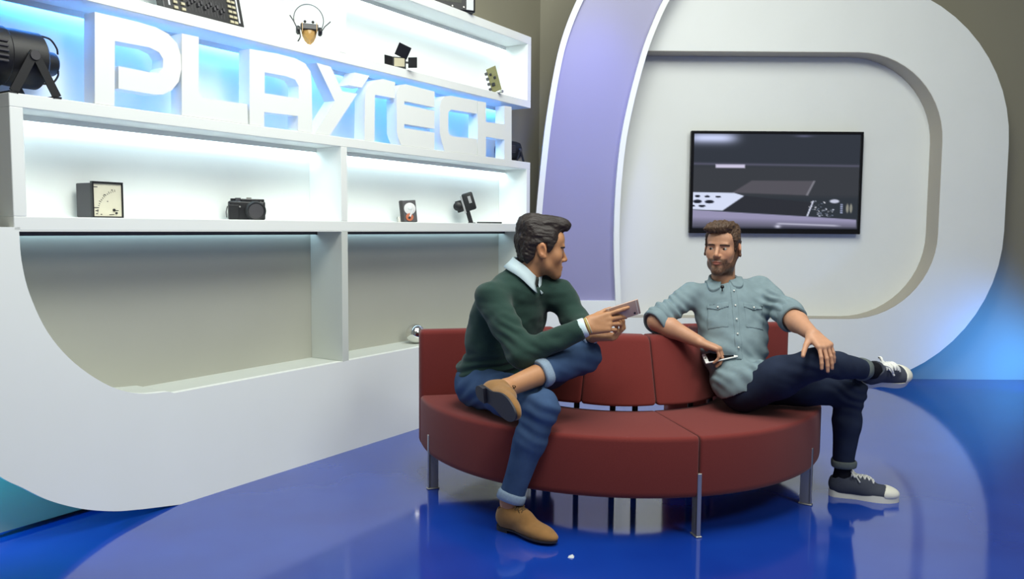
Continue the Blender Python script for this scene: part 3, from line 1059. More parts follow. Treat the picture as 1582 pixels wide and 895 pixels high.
def shoe(kind, person, Mx, side):
    """x from heel to toe, z up, origin under the heel; length 0.29"""
    F = Field()
    W = lambda x, y, z: Mx @ Vector((x, y, z))
    ins = -0.008 if side == 'R' else 0.008
    if kind == 'brogue':
        F.ell(Mx, (0.045, 0, 0.055), (0.043, 0.033, 0.050), 0.02)
        F.ell(Mx, (0.105, -ins * 0.3, 0.050), (0.080, 0.036, 0.042), 0.03)
        F.ell(Mx, (0.180, ins * 0.2, 0.034), (0.075, 0.045, 0.030), 0.03)
        F.ell(Mx, (0.235, ins, 0.028), (0.058, 0.036, 0.021), 0.03)
        F.cone(W(0.035, 0, 0.055), W(0.048, 0, 0.094), 0.036, 0.037, 0.02)
        F.cone(W(0.070, 0, 0.066), W(0.130, 0, 0.072), 0.032, 0.027, 0.03)
        F.cone(W(0.036, 0, 0.105), W(0.052, 0, 0.150), 0.033, 0.036, 0.004, 's')
        up_m, sole_m, lace_m = M_SUEDE, M_SOLE, M_LACEB
        zc = 0.016
    else:
        F.ell(Mx, (0.045, 0, 0.055), (0.043, 0.034, 0.052), 0.02)
        F.ell(Mx, (0.110, -ins * 0.3, 0.050), (0.082, 0.039, 0.040), 0.03)
        F.ell(Mx, (0.190, ins * 0.2, 0.036), (0.075, 0.048, 0.032), 0.03)
        F.ell(Mx, (0.232, ins * 0.6, 0.034), (0.056, 0.044, 0.027), 0.02)
        F.cone(W(0.035, 0, 0.055), W(0.046, 0, 0.090), 0.038, 0.039, 0.02)
        F.cone(W(0.075, 0, 0.066), W(0.150, 0, 0.070), 0.034, 0.028, 0.03)
        F.cone(W(0.036, 0, 0.104), W(0.050, 0, 0.150), 0.036, 0.039, 0.004, 's')
        up_m, sole_m, lace_m = M_CANVAS, M_RUBBER, M_LACEW
        zc = 0.020
    cut = lambda X, Y, Z: zc - grid_loc(Mx, X, Y, Z)[2]
    up = soft('shoe', F.mesh(0.004, region=cut), up_m, person, it=1)
    # sole follows the outline
    def half(x):
        t = x / 0.292
        base = 0.031 + 0.017 * math.exp(-((t - 0.70) / 0.24) ** 2) - 0.004 * math.exp(-((t - 0.38) / 0.12) ** 2)
        e = 1.0
        if t < 0.12: e = math.sqrt(max(0, 1 - ((0.12 - t) / 0.12) ** 2))
        if t > 0.80: e = math.sqrt(max(0, 1 - ((t - 0.80) / 0.20) ** 2))
        return base * e
    pts = []
    N = 28
    for i in range(N + 1):
        x = 0.292 * (0.5 - 0.5 * math.cos(math.pi * i / N))
        pts.append((x, half(x) + ins * (x / 0.29) ** 2))
    for i in range(N - 1, 0, -1):
        x = 0.292 * (0.5 - 0.5 * math.cos(math.pi * i / N))
        pts.append((x, -half(x) + ins * (x / 0.29) ** 2))
    if kind == 'brogue':
        sb = MB().prism(pts, [], 0.0, 1.0, lambda a, b, d: W(a - 0.002, b, 0.012 + d * 0.007))
        heel = [p for p in pts if p[0] < 0.078]
        sb.prism(heel, [], 0.0, 1.0, lambda a, b, d: W(a - 0.002, b * 0.97, d * 0.0125))
        sb.build('sole', sole_m, up, smooth=40, world=True)
    else:
        sb = MB().prism([(a, b * 1.06) for a, b in pts], [], 0.0, 1.0, lambda a, b, d: W(a - 0.003, b, d * 0.030))
        sb.build('sole', sole_m, up, smooth=40, world=True)
        tc = Field()
        tc.ops = list(F.ops)
        reg = lambda X, Y, Z: np.maximum(0.232 - grid_loc(Mx, X, Y, Z)[0] - 4.0 * grid_loc(Mx, X, Y, Z)[1] ** 2, 0.022 - grid_loc(Mx, X, Y, Z)[2])
        soft('toe_cap', tc.mesh(0.004, region=reg, off=0.0028), sole_m, up, it=1)
    # laces
    def top(x, y):
        """height of the upper at a place"""
        zs = np.linspace(0.135, 0.02, 116)
        d = F.sample([W(x, y, z) for z in zs])
        i = int(np.argmax(d < 0)) if np.any(d < 0) else 80
        return float(zs[i])
    lb = MB()
    rows = (0.098, 0.115, 0.132) if kind == 'brogue' else (0.090, 0.108, 0.126, 0.144, 0.162, 0.180)
    lr = 0.0022 if kind == 'brogue' else 0.0042
    for i, x in enumerate(rows):
        hw = 0.020 if kind == 'brogue' else 0.025
        dx = 0.008 if i % 2 else -0.006
        e_ = lr * 0.5
        lb.tube(spline([W(x + dx * 0.3 * (q_ % 2), y_, top(x, y_) + e_) for q_, y_ in enumerate((-hw, -hw * 0.55, 0, hw * 0.55, hw))], 4), lr, 6, flat=0.7)
        if i:
            x0 = rows[i - 1]
            for e in (-1, 1):
                lb.tube(spline([W(x0 + (x - x0) * g_, e * hw * (1 - 2 * g_), top(x0 + (x - x0) * g_, e * hw * (1 - 2 * g_)) + e_ * 1.4) for g_ in (0, 0.25, 0.5, 0.75, 1)], 3), lr, 6, flat=0.7)
    bx, bz = rows[0] - 0.008, top(rows[0] + 0.004, 0) + 0.004
    for e in (-1, 1):
        big_ = 0.8 if kind == 'brogue' else 1.35
        lb.tube(spline([W(bx, 0, bz), W(bx + 0.006, e * 0.022 * big_, bz + 0.014), W(bx + 0.018, e * 0.036 * big_, bz - 0.004), W(bx + 0.016, e * 0.018, bz), W(bx, 0, bz)], 5), lr, 6, flat=0.7)
        lb.tube(spline([W(bx, 0, bz), W(bx + 0.020, e * 0.016, bz - 0.002), W(bx + 0.042, e * 0.034 * big_, bz - 0.026)], 5), lr, 6, flat=0.7)
    lb.build('laces', lace_m, up, smooth=60, world=True)
    return up

def folds(v, sc, amp, seed=0.0):
    return amp * (vnoise(v * np.array(sc) + seed) + 0.5 * vnoise(v * np.array(sc) * 2.1 + seed + 9))

M_SKIN = mat('skin', (200, 150, 118), 0.48, attr=True, spec=0.4, var=0.05, vscale=60, bump=0.06, bscale=300)
M_EYE = mat('eye', (230, 225, 220), 0.08, attr=True)
M_HAIRD = mat('dark_brown_hair', (40, 31, 29), 0.5, var=0.35, vscale=60, bump=0.5, bscale=160, stretch=(1.0, 3.0, 1.0), spec=0.4, bdist=0.004)
M_HAIRB = mat('brown_hair', (78, 58, 44), 0.55, var=0.35, vscale=60, bump=0.5, bscale=160, stretch=(2.5, 1.0, 1.0), spec=0.35, bdist=0.004)
M_BEARD = mat('brown_beard', (74, 52, 40), 0.7, var=0.4, vscale=220, bump=0.5, bscale=400)
M_KNIT = mat('dark_green_knit', (44, 66, 60), 0.95, spec=0.1, var=0.10, vscale=260, bump=0.35, bscale=420, sheen=0.15)
M_SHIRT = mat('pale_blue_shirt', (206, 224, 230), 0.8, spec=0.2, bump=0.1, bscale=500)
M_JEAN = mat('blue_denim', (60, 82, 116), 0.9, spec=0.15, var=0.16, vscale=14, bump=0.25, bscale=420)
M_JEANIN = mat('denim_inside', (140, 158, 178), 0.9, spec=0.15, var=0.12, vscale=200)
M_JEAND = mat('dark_navy_denim', (38, 46, 66), 0.9, spec=0.15, var=0.16, vscale=14, bump=0.25, bscale=420)
M_JEANDIN = mat('dark_denim_inside', (96, 104, 104), 0.9, spec=0.15, var=0.12, vscale=200)
M_CHAM = mat('chambray', (122, 140, 147), 0.85, spec=0.15, var=0.09, vscale=30, bump=0.15, bscale=500)
M_SUEDE = mat('tan_suede', (142, 104, 62), 0.9, spec=0.12, var=0.10, vscale=40, bump=0.2, bscale=400, sheen=0.2)
M_SOLE = mat('dark_sole', (34, 32, 40), 0.6)
M_LACEB = mat('brown_lace', (96, 74, 46), 0.8)
M_CANVAS = mat('charcoal_canvas', (70, 74, 86), 0.9, spec=0.15, var=0.08, vscale=200, bump=0.2, bscale=500)
M_RUBBER = mat('white_rubber', (226, 224, 212), 0.5)
M_LACEW = mat('white_lace', (232, 232, 228), 0.8)
M_SOCK = mat('black_sock', (24, 25, 32), 0.95, spec=0.1, bump=0.3, bscale=400)

def skin_color(H, base, lip, stub=None, beard=False):
    base, lip = np.array(lin(base)), np.array(lin(lip))
    def f(v):
        l = loc(H, v)
        x, y, z = l.T
        c = np.tile(base, (len(v), 1))
        near = (np.abs(z) < 0.2) & (np.abs(x) < 0.1) & (y > -0.15) & (y < 0.15)
        def put(w, colr):
            nonlocal c
            w = np.clip(w, 0, 1)[:, None]
            c = c * (1 - w) + np.array(colr) * w
        red = np.exp(-((np.abs(x) - 0.045) / 0.02) ** 2 - ((z + 0.025) / 0.025) ** 2) * (y > 0.03) * near * 0.22
        red += np.exp(-(x / 0.014) ** 2 - ((z + 0.028) / 0.014) ** 2) * (y > 0.09) * near * 0.22
        red += (np.abs(x) > 0.072) * near * (np.abs(z) < 0.045) * 0.3
        put(red, base * np.array([1.08, 0.72, 0.66]))
        d = np.sqrt((x / 0.022) ** 2 + ((z + 0.0655) / 0.0100) ** 2)
        lipw = np.clip(1.6 - d * 1.3, 0, 1) * near * (y > 0.07)
        if stub is not None:
            sb = np.array(lin(stub))
            top = np.interp(y, [-0.012, 0.004, 0.022, 0.034, 0.050, 0.066, 0.078, 0.12], [0.000, 0.000, -0.012, -0.048, -0.064, -0.060, -0.045, -0.045])
            w = np.clip((top - z) / 0.008 + 0.5, 0, 1) * np.clip((z + 0.135) / 0.012, 0, 1) * np.clip((y + 0.010) / 0.01, 0, 1) * near
            bare = np.clip(1.2 - np.hypot((np.abs(x) - 0.019) / 0.012, (z + 0.082) / 0.010), 0, 1)      # beside the lower lip
            w = w * (1 - 0.6 * bare)
            n = 0.5 + 0.5 * vnoise(l * 260)
            put(w * ((0.72 + 0.28 * n) if beard else 0.16), sb)
        put(lipw, lip)
        return c
    return f

def hairline(tab):
    ys, zs = [a for a, b in tab], [b for a, b in tab]
    def f(H):
        def reg(X, Y, Z):
            x, y, z = grid_loc(H, X, Y, Z)
            return (np.interp(y, ys, zs) - z) * 0.75
        return reg
    return f

def headframe(o, fwd, up, sc):
    y = Vector(fwd).normalized()
    z = Vector(up)
    z = (z - y * z.dot(y)).normalized()
    x = y.cross(z)
    return frame(o, x, y, z) @ Matrix.Scale(sc, 4)

# ------------------------------------------------------------------ person with the green sweater
def person_one():
    H = headframe(at(835, 386, 3.47), (0.965, 0.20, -0.13), (0.10, 0.02, 1), 1.04)
    fw = Vector((0.50, -0.86, 0)).normalized()
    rt = Vector((-fw.y, fw.x, 0)) * -1          # his right
    pel = Vector((-0.075, 3.60, 0.505))
    neck = at(812, 436, 3.475)
    shR, shL = at(758, 462, 3.36), at(866, 455, 3.54)
    elR, elL = at(806, 546, 3.20), Vector((0.275, 3.49, 0.80))
    wrR, wrL = at(906, 505, 3.20), Vector((0.332, 3.300, 0.757))
    hipR, hipL = pel + rt * 0.095 + fw * 0.01, pel - rt * 0.095 + fw * 0.01
    knR, anR = at(836, 630, 3.12), at(787, 775, 3.13)
    knL, anL = at(903, 550, 3.34), at(780, 601, 3.05)
    origin = Vector((pel.x, pel.y, 0.40))
    spine = (neck - pel).normalized()
    B = Field()
    head_field(B, H, 0.97, 0.013)
    B.cone(H @ Vector((0, -0.022, -0.050)), neck + Vector((-0.015, 0.0, -0.03)), 0.052, 0.056, 0.03)
    TF = frame(pel, rt, fw, (0, 0, 1))
    mid = pel.lerp(neck, 0.55)
    tilt = frame(mid, rt, rt.cross(spine) * -1, spine)
    B.ell(tilt, (0, -0.01, -0.01), (0.12, 0.075, 0.20), 0.03)
    B.cone(shR, neck - spine * 0.06, 0.04, 0.04, 0.02).cone(shL, neck - spine * 0.06, 0.04, 0.04, 0.02)
    B.cone(hipR, hipL, 0.085, 0.085, 0.03)
    for a, b, c in ((shR, elR, wrR), (shL, elL, wrL)):
        B.chain([a, b], [0.046, 0.040], 0.02)
        B.chain([b, b.lerp(c, 0.3), c], [0.040, 0.041, 0.027], 0.02)
    for a, b, c in ((hipR, knR, anR), (hipL, knL, anL)):
        B.chain([a, b], [0.072, 0.050], 0.02)
        B.chain([b, b.lerp(c, 0.3), c], [0.050, 0.052, 0.034], 0.02)
    # hands round the phone
    pc_ = at(964, 482, 3.215)
    lx = Vector((0.945, 0.10, 0.30)).normalized()
    hand(B, wrR, (0.93, 0.03, 0.20), (0.05, 0.95, -0.28), 'R', [(2, 4, 4), (24, 26, 12), (30, 36, 22), (34, 44, 28)], (20, 10, 12), 1.0, 5)
    hand(B, wrL, (0.80, -0.10, 0.02), (-0.05, -0.05, 0.95), 'L', [(44, 46, 26), (46, 48, 28), (48, 50, 28), (50, 50, 28)], (35, 25, 14), 0.98, 4)
    # feet
    fR_heel, fR_toe = at(757, 812, 3.16), at(838, 836, 3.0)
    ax = Vector((fR_toe.x - fR_heel.x, fR_toe.y - fR_heel.y, 0)).normalized()
    MR = basis(Vector((anR.x, anR.y, 0)) - ax * 0.055, ax, (0, 0, 1))
    up2 = Vector((0.76, 0.50, 0.14))
    ax2 = Vector((0.48, -0.86, -0.10)).normalized()
    ML = basis(Vector((0, 0, 0)), ax2, up2)
    ML = Matrix.Translation(anL - (ML.to_3x3() @ Vector((0.050, 0, 0.100)))) @ ML
    for Mx, an in ((MR, anR), (ML, anL)):
        B.cone(an, Mx @ Vector((0.055, 0, 0.05)), 0.034, 0.030, 0.02)
        B.cone(Mx @ Vector((0.05, 0, 0.052)), Mx @ Vector((0.20, 0, 0.040)), 0.024, 0.014, 0.008)
    P0 = soft('person', B.mesh(0.0032), M_SKIN, None, T(origin), col=skin_color(H, (182, 131, 93), (160, 92, 76), (120, 88, 70)), it=1)
    tag(P0, 'person in dark green sweater and rolled blue jeans, tan shoes, holding a phone', 'person')
    P = P0
    eyes(P, H, (0.96, 0.25, -0.05), (70, 48, 34))
    # hair
    HF = Field()
    HF.ell(H, (0, -0.016, 0.037), (0.0795, 0.099, 0.096), 0.02)
    HF.ell(H, (0, 0.030, 0.110), (0.058, 0.074, 0.034), 0.03)
    HF.ell(H, (0, 0.076, 0.112), (0.048, 0.036, 0.026), 0.02)
    HF.ell(H, (0, -0.060, 0.095), (0.060, 0.050, 0.045), 0.03)
    for e in (-1, 1):
        HF.ell(H, (e * 0.060, 0.024, 0.030), (0.0155, 0.030, 0.050), 0.02)
        HF.ell(H, (e * 0.050, -0.050, -0.020), (0.014, 0.034, 0.045), 0.02)
    HF.ell(H, (0, -0.070, -0.016), (0.048, 0.020, 0.052), 0.02)
    hl = hairline([(-0.14, -0.070), (-0.06, -0.066), (-0.040, -0.040), (-0.032, 0.022), (0.002, 0.030), (0.008, 0.000), (0.022, -0.008), (0.032, 0.012), (0.044, 0.040), (0.060, 0.066), (0.080, 0.088), (0.14, 0.092)])(H)
    def hd(v):
        l = loc(H, v)
        return 0.0030 * vnoise(l * np.array([120, 18, 50]) + 3) + 0.0022 * vnoise(l * np.array([300, 30, 110]))
    soft('hair', HF.mesh(0.003, region=hl), M_HAIRD, P, disp=hd, it=1)
    hf = head_field(Field(), H, 0.97, 0.013)
    def brow(X, Y, Z):
        x, y, z = grid_loc(H, X, Y, Z)
        xa = np.abs(x)
        return np.maximum(np.abs(z - 0.0225 + 0.04 * (xa - 0.03) + 4.5 * (xa - 0.034) ** 2) - 0.0034, np.maximum(np.abs(xa - 0.033) - 0.021, 0.05 - y))
    hc = H.translation
    soft('eyebrows', hf.mesh(0.0022, hc - Vector((0.15,) * 3), hc + Vector((0.15,) * 3), off=0.0017, region=brow), M_HAIRD, P, it=0)
    # sweater
    S = Field()
    S.ell(tilt, (0.012, -0.022, 0.065), (0.180, 0.118, 0.165), 0.05)
    S.ell(tilt, (0.020, -0.010, -0.075), (0.172, 0.128, 0.170), 0.06)
    S.ell(TF, (0.012, 0.0, 0.055), (0.172, 0.136, 0.095), 0.06)
    S.cone(shR + Vector((0.01, 0.01, 0.0)), neck + Vector((-0.035, 0.0, -0.018)), 0.060, 0.060, 0.05)
    S.cone(shL + Vector((-0.01, -0.01, 0.0)), neck + Vector((0.02, 0.015, -0.024)), 0.058, 0.058, 0.05)
    S.cone(neck + fw * 0.025 - spine * 0.060, neck + fw * 0.05 - spine * 0.17, 0.058, 0.07, 0.06)
    S.chain([shR, elR], [0.066, 0.056], 0.035)
    S.chain([elR, elR.lerp(wrR, 0.88)], [0.056, 0.040], 0.03)
    S.chain([shL, elL], [0.064, 0.055], 0.035)
    S.chain([elL, elL.lerp(wrL, 0.80)], [0.054, 0.042], 0.03)
    # neck opening
    up_n = (H.translation - neck).normalized()
    cn = neck + Vector((-0.012, 0.004, 0.010))
    S.cone(cn - up_n * 0.035, cn + up_n * 0.000, 0.090, 0.074, 0.04)
    S.cone(cn + Vector((0.075, 0.05, -0.020)), shL + Vector((-0.03, 0, -0.01)), 0.046, 0.05, 0.05)
    S.cone(cn + up_n * 0.026, cn + up_n * 0.2, 0.068, 0.080, 0.012, 's')
    S.ell(frame(cn, (1, 0, 0), (0, 1, 0), (0, 0, 1)), tuple(fw * 0.060 + Vector((0.02, 0, 0.004))), (0.048, 0.048, 0.034), 0.015, 's')
    for a, b, q in ((elR, wrR, 0.93), (elL, wrL, 0.86)):
        e = a.lerp(b, q)
        dv = (b - a).normalized()
        S.cone(e + dv * 0.035, e + dv * 0.09, 0.052, 0.052, 0.006, 's')
    def sd(v):
        w = np.clip((v[:, 2] - 0.5) / 0.1, 0.3, 1)
        base_ = folds(v, (11, 11, 18), 0.0072, 2.0) * w
        arm = np.array(elR.lerp(shR, 0.2))
        dd = np.linalg.norm(v - arm, axis=1)
        cr = 0.006 * np.sin(v[:, 2] * 150 + v[:, 0] * 90 + 3 * vnoise(v * 9)) * np.exp(-(dd / 0.09) ** 2)
        bel = np.exp(-((v[:, 2] - 0.58) / 0.06) ** 2)
        cr2 = 0.005 * np.sin(v[:, 2] * 170 - v[:, 0] * 40 + 3 * vnoise(v * 7 + 5)) * bel
        return base_ + cr + cr2
    sw = soft('sweater', S.mesh(0.0045), M_KNIT, P, disp=sd, it=2)
    # neck rib
    rb = MB()
    ring_ = []
    up_n2 = up_n
    fx = (fw + Vector((0.3, 0.2, 0))).normalized()
    fx = (fx - up_n2 * fx.dot(up_n2)).normalized()
    rx = fx.cross(up_n2)
    for i in range(36):
        th = 2 * math.pi * i / 36
        ring_.append(cn + up_n2 * (0.024 - 0.036 * max(0, math.cos(th)) - 0.004) + fx * math.cos(th) * 0.084 + rx * math.sin(th) * 0.080)
    rb.tube(ring_, 0.0075, 8, closed=True)
    rb.build('neck_rib', M_KNIT, sw, smooth=True, world=True)
    collar('shirt_collar', P, M_SHIRT, cn + up_n2 * 0.014 - fx * 0.002, fx, up_n2 + Vector((-0.10, 0.05, 0)), 0.063, 0.093, 0.054, 0.050, 0.014, 9, 0.012)
    # tie knot at the collar
    tk = Field()
    kp = cn + up_n2 * 0.022 + fx * 0.066
    tk.cone(kp + up_n2 * 0.006, kp - up_n2 * 0.022 + fx * 0.006, 0.013, 0.009, 0.01)
    tk.cone(kp - up_n2 * 0.018 + fx * 0.006, kp - up_n2 * 0.05 + fx * 0.012, 0.008, 0.014, 0.008)
    soft('tie', tk.mesh(0.003), mat('dark_tie', (48, 50, 44), 0.7), P, it=1)
    lm = MB().tube([kp - up_n2 * 0.040 + fx * 0.020, kp - up_n2 * 0.062 + fx * 0.026], [0.0045, 0.0055], 8)
    lm.build('clip_microphone', M_BLACK, P, smooth=True, world=True)
    for a, b, r_ in ((elR, wrR, 0.036), (elL, wrL, 0.036)):
        d_ = (b - a).normalized()
        cuff('shirt_cuff', P, M_SHIRT, b - d_ * 0.038, b - d_ * 0.002, r_ - 0.001, 0.004)
    d_ = (wrR - elR).normalized()
    for k_, c_ in ((0.004, (196, 180, 96)), (0.010, (214, 206, 170))):
        pr = wrR + d_ * k_
        x_ = d_.orthogonal().normalized()
        y_ = d_.cross(x_)
        MB().tube([pr + (x_ * math.cos(t) + y_ * math.sin(t)) * 0.0335 for t in [i * math.pi / 12 for i in range(24)]], 0.0022, 6, closed=True).build('bracelet', mat('bracelet', c_, 0.5), P, smooth=True, world=True)
    # jeans
    J = Field()
    J.ell(TF, (0, -0.012, 0.012), (0.168, 0.128, 0.100), 0.05)
    J.chain([hipR, hipR.lerp(knR, 0.5), knR], [0.098, 0.084, 0.067], 0.04)
    J.chain([knR, knR.lerp(anR, 0.35), knR.lerp(anR, 0.90)], [0.067, 0.062, 0.048], 0.03)
    J.chain([hipL, hipL.lerp(knL, 0.5), knL], [0.096, 0.082, 0.068], 0.04)
    J.chain([knL, knL.lerp(anL, 0.32), knL.lerp(anL, 0.56)], [0.068, 0.062, 0.052], 0.02)
    for a, b, q in ((knR, anR, 0.96), (knL, anL, 0.61)):
        e = a.lerp(b, q)
        dv = (b - a).normalized()
        J.cone(e + dv * 0.045, e + dv * 0.11, 0.06, 0.06, 0.006, 's')
    def jd(v):
        d = folds(v, (10, 10, 10), 0.0045, 4)
        for kn, ph, am in ((knR, 0, 0.004), (knL, 2, 0.003)):
            w = np.exp(-(np.linalg.norm(v - np.array(kn), axis=1) / 0.12) ** 2)
            d += am * w * np.sin(v[:, 2] * 120 + v[:, 0] * 60 + ph + 3 * vnoise(v * 10))
        hp = np.exp(-(np.linalg.norm(v - np.array(hipR + fw * 0.08), axis=1) / 0.12) ** 2)
        d += 0.005 * hp * np.sin(v[:, 0] * 110 - v[:, 2] * 110 + 2 * vnoise(v * 9 + 2))
        return d
    def floor_cut(X, Y, Z):
        return 0.402 - Z + 0 * X + 1.2 * np.minimum(np.sqrt((X - SC.x) ** 2 + (Y - SC.y) ** 2) * -1 + 0.93, 0) * -1 * -1 - 0.0
    jn = soft('jeans', J.mesh(0.0045), M_JEAN, P, disp=jd, it=2)
    cuff('trouser_cuff', jn, M_JEANIN, knR.lerp(anR, 0.885), knR.lerp(anR, 0.985), 0.050, 0.007)
    cuff('trouser_cuff', jn, M_JEANIN, knL.lerp(anL, 0.51), knL.lerp(anL, 0.61), 0.054, 0.007)
    shoe('brogue', P, MR, 'R')
    shoe('brogue', P, ML, 'L')
    # phone
    nrm = Vector((0.06, -0.86, -0.30))
    Mp = frame(pc_, lx, (nrm.cross(lx)).normalized(), nrm.normalized())
    yv = nrm.normalized().cross(lx).normalized()
    zv = lx.cross(yv)
    Mp = frame(pc_ + Vector((0.0, 0.022, 0.0)), lx, yv, zv)
    ph = thing('smartphone', 'pink gold smartphone held in both hands by the person in green', 'phone', Mp)
    MB().box(-0.069, 0.069, -0.0335, 0.0335, -0.0035, 0.0035, 0.003, 3).build('body', mat('rose_gold_metal', (184, 156, 142), 0.4, metal=0.2), ph, smooth=40)
    MB().box(-0.066, 0.066, -0.031, 0.031, -0.0040, -0.0030).build('glass_front', mat('white_glass', (230, 228, 226), 0.1), ph)
    for x in (-0.058, 0.058):
        MB().box(x - 0.001, x + 0.001, -0.0335, 0.0335, 0.0030, 0.0037).build('antenna_line', M_RUBBER, ph)
    MB().lathe([(0.0045, 0.0032), (0.0045, 0.0044), (0.003, 0.0046)], Matrix.Translation((0.044, -0.022, 0)), 16).build('camera_lens', M_BLACK, ph)
    return P
person_one()

# ------------------------------------------------------------------ person with the denim shirt
def person_two():
    H = headframe(at(1116.5, 385, 3.78), (-0.50, -0.86, 0.0), (0.02, 0.0, 1), 0.95)
    neck = at(1117, 441, 3.80)
    shR, shL = at(1066, 455, 3.78), at(1176, 448, 3.82)
    elR, wrR = at(1015, 497, 3.65), at(1081, 529, 3.57)
    elL, wrL = at(1222, 490, 3.53), at(1256, 518, 3.285)
    pel = Vector((1.045, 3.585, 0.500))
    hipR, hipL = Vector((1.02, 3.50, 0.495)), Vector((1.10, 3.655, 0.495))
    knR, anR = at(1264, 560, 3.29), at(1346, 573, 3.50)
    knL, anL = at(1313, 604, 3.54), at(1301, 738, 3.58)
    origin = Vector((pel.x, pel.y, 0.40))
    spine = (neck - pel).normalized()
    rt = Vector((-1, 0.08, 0)).normalized()
    fwd = spine.cross(rt) * 1
    if fwd.y > 0: fwd = -fwd
    mid = pel.lerp(neck, 0.55)
    tilt = frame(mid, rt, fwd, rt.cross(fwd))
    if tilt.to_3x3().determinant() < 0:
        tilt = frame(mid, -rt, fwd, (-rt).cross(fwd))
    hips = Vector((hipL.x - hipR.x, hipL.y - hipR.y, 0)).normalized()
    hf_ = Vector((hips.y, -hips.x, 0))
    TF = frame(pel, hips, Vector((-hips.y, hips.x, 0)), (0, 0, 1))
    B = Field()
    head_field(B, H, 0.98)
    B.cone(H @ Vector((0, -0.022, -0.050)), neck + Vector((0, 0.0, -0.03)), 0.052, 0.056, 0.03)
    B.ell(tilt, (0, -0.01, -0.01), (0.12, 0.075, 0.20), 0.03)
    B.cone(shR, neck - spine * 0.06, 0.04, 0.04, 0.02).cone(shL, neck - spine * 0.06, 0.04, 0.04, 0.02)
    B.cone(hipR, hipL, 0.085, 0.085, 0.03)
    for a, b, c in ((shR, elR, wrR), (shL, elL, wrL)):
        B.chain([a, b], [0.046, 0.041], 0.02)
        B.chain([b, b.lerp(c, 0.30), c], [0.041, 0.043, 0.027], 0.02)
    for a, b, c in ((hipR, knR, anR), (hipL, knL, anL)):
        B.chain([a, b], [0.070, 0.048], 0.02)
        B.chain([b, b.lerp(c, 0.3), c], [0.048, 0.048, 0.032], 0.02)
    hand(B, wrR, (0.86, -0.22, -0.30), (-0.30, 0.10, -0.95), 'R', [(28, 40, 20), (40, 44, 22), (48, 46, 24), (52, 46, 24)], (35, 30, 16), 0.95, 4)
    hand(B, wrL, (0.22, -0.80, -0.38), (-0.05, 0.40, -0.90), 'L', [(34, 16, 8), (38, 16, 8), (40, 16, 8), (42, 18, 8)], (48, 14, 12), 0.97, 6)
    axL = Vector((0.94, -0.34, 0)).normalized()
    ML = basis(Vector((anL.x, anL.y, 0)) - axL * 0.052, axL, (0, 0, 1))
    up2 = Vector((-0.10, -0.62, 0.70))
    axR = Vector((0.86, 0.36, 0.04)).normalized()
    MR = basis(Vector((0, 0, 0)), axR, up2)
    MR = Matrix.Translation(anR - (MR.to_3x3() @ Vector((0.030, 0, 0.082)))) @ MR
    for Mx, an in ((MR, anR), (ML, anL)):
        B.cone(an, Mx @ Vector((0.055, 0, 0.05)), 0.032, 0.030, 0.02)
        B.cone(Mx @ Vector((0.05, 0, 0.052)), Mx @ Vector((0.20, 0, 0.040)), 0.024, 0.014, 0.008)
    P = soft('person', B.mesh(0.0032), M_SKIN, None, T(origin), col=skin_color(H, (194, 144, 114), (164, 98, 82), (66, 47, 37), True), it=1)
    tag(P, 'bearded person in grey-blue denim shirt and dark jeans, canvas sneakers, leaning on the sofa back', 'person')
    eyes(P, H, (-0.84, -0.54, -0.02), (58, 42, 30))
    hc = H.translation
    lo_, hi_ = hc - Vector((0.16,) * 3), hc + Vector((0.16,) * 3)
    HF = Field()
    HF.ell(H, (0, -0.014, 0.037), (0.0795, 0.099, 0.093), 0.02)
    HF.ell(H, (0.006, 0.040, 0.108), (0.062, 0.066, 0.030), 0.03)
    HF.ell(H, (0.020, 0.082, 0.098), (0.052, 0.026, 0.020), 0.02)
    HF.ell(H, (0, -0.050, 0.100), (0.062, 0.055, 0.036), 0.03)
    for e in (-1, 1):
        HF.ell(H, (e * 0.060, 0.022, 0.045), (0.0165, 0.032, 0.045), 0.02)
        HF.ell(H, (e * 0.050, -0.055, -0.020), (0.014, 0.034, 0.045), 0.02)
    HF.ell(H, (0, -0.076, -0.024), (0.050, 0.022, 0.052), 0.02)
    hl = hairline([(-0.14, -0.070), (-0.06, -0.066), (-0.042, -0.040), (-0.034, 0.024), (0.002, 0.030), (0.008, -0.008), (0.026, -0.014), (0.036, 0.012), (0.050, 0.048), (0.066, 0.070), (0.085, 0.080), (0.14, 0.082)])(H)
    def hd(v):
        l = loc(H, v)
        return 0.0042 * vnoise(l * np.array([90, 30, 60]) + 3) + 0.0028 * vnoise(l * np.array([280, 60, 130])) + 0.001
    soft('hair', HF.mesh(0.003, region=hl), M_HAIRB, P, disp=hd, it=1)
    hf = head_field(Field(), H, 0.98)
    def brow(X, Y, Z):
        x, y, z = grid_loc(H, X, Y, Z)
        xa = np.abs(x)
        return np.maximum(np.abs(z - 0.0225 + 0.07 * (xa - 0.03) + 4.5 * (xa - 0.034) ** 2) - 0.0036, np.maximum(np.abs(xa - 0.033) - 0.021, 0.05 - y))
    soft('eyebrows', hf.mesh(0.0022, lo_, hi_, off=0.0017, region=brow), M_HAIRB, P, it=0)
    # shirt
    S = Field()
    S.ell(tilt, (0, 0.000, 0.085), (0.172, 0.108, 0.165), 0.05)
    S.ell(tilt, (0, 0.010, -0.090), (0.150, 0.112, 0.170), 0.06)
    S.ell(TF, (0, -0.004, 0.018), (0.176, 0.150, 0.088), 0.04)
    S.cone(hipR + Vector((-0.02, 0, 0.016)), hipR.lerp(knR, 0.24) + Vector((0, 0, 0.020)), 0.096, 0.082, 0.05)
    S.cone(shR + Vector((0.02, 0, 0)), neck + Vector((-0.035, 0, -0.058)), 0.052, 0.054, 0.05)
    S.cone(shL + Vector((-0.02, 0, 0)), neck + Vector((0.035, 0, -0.058)), 0.052, 0.054, 0.05)
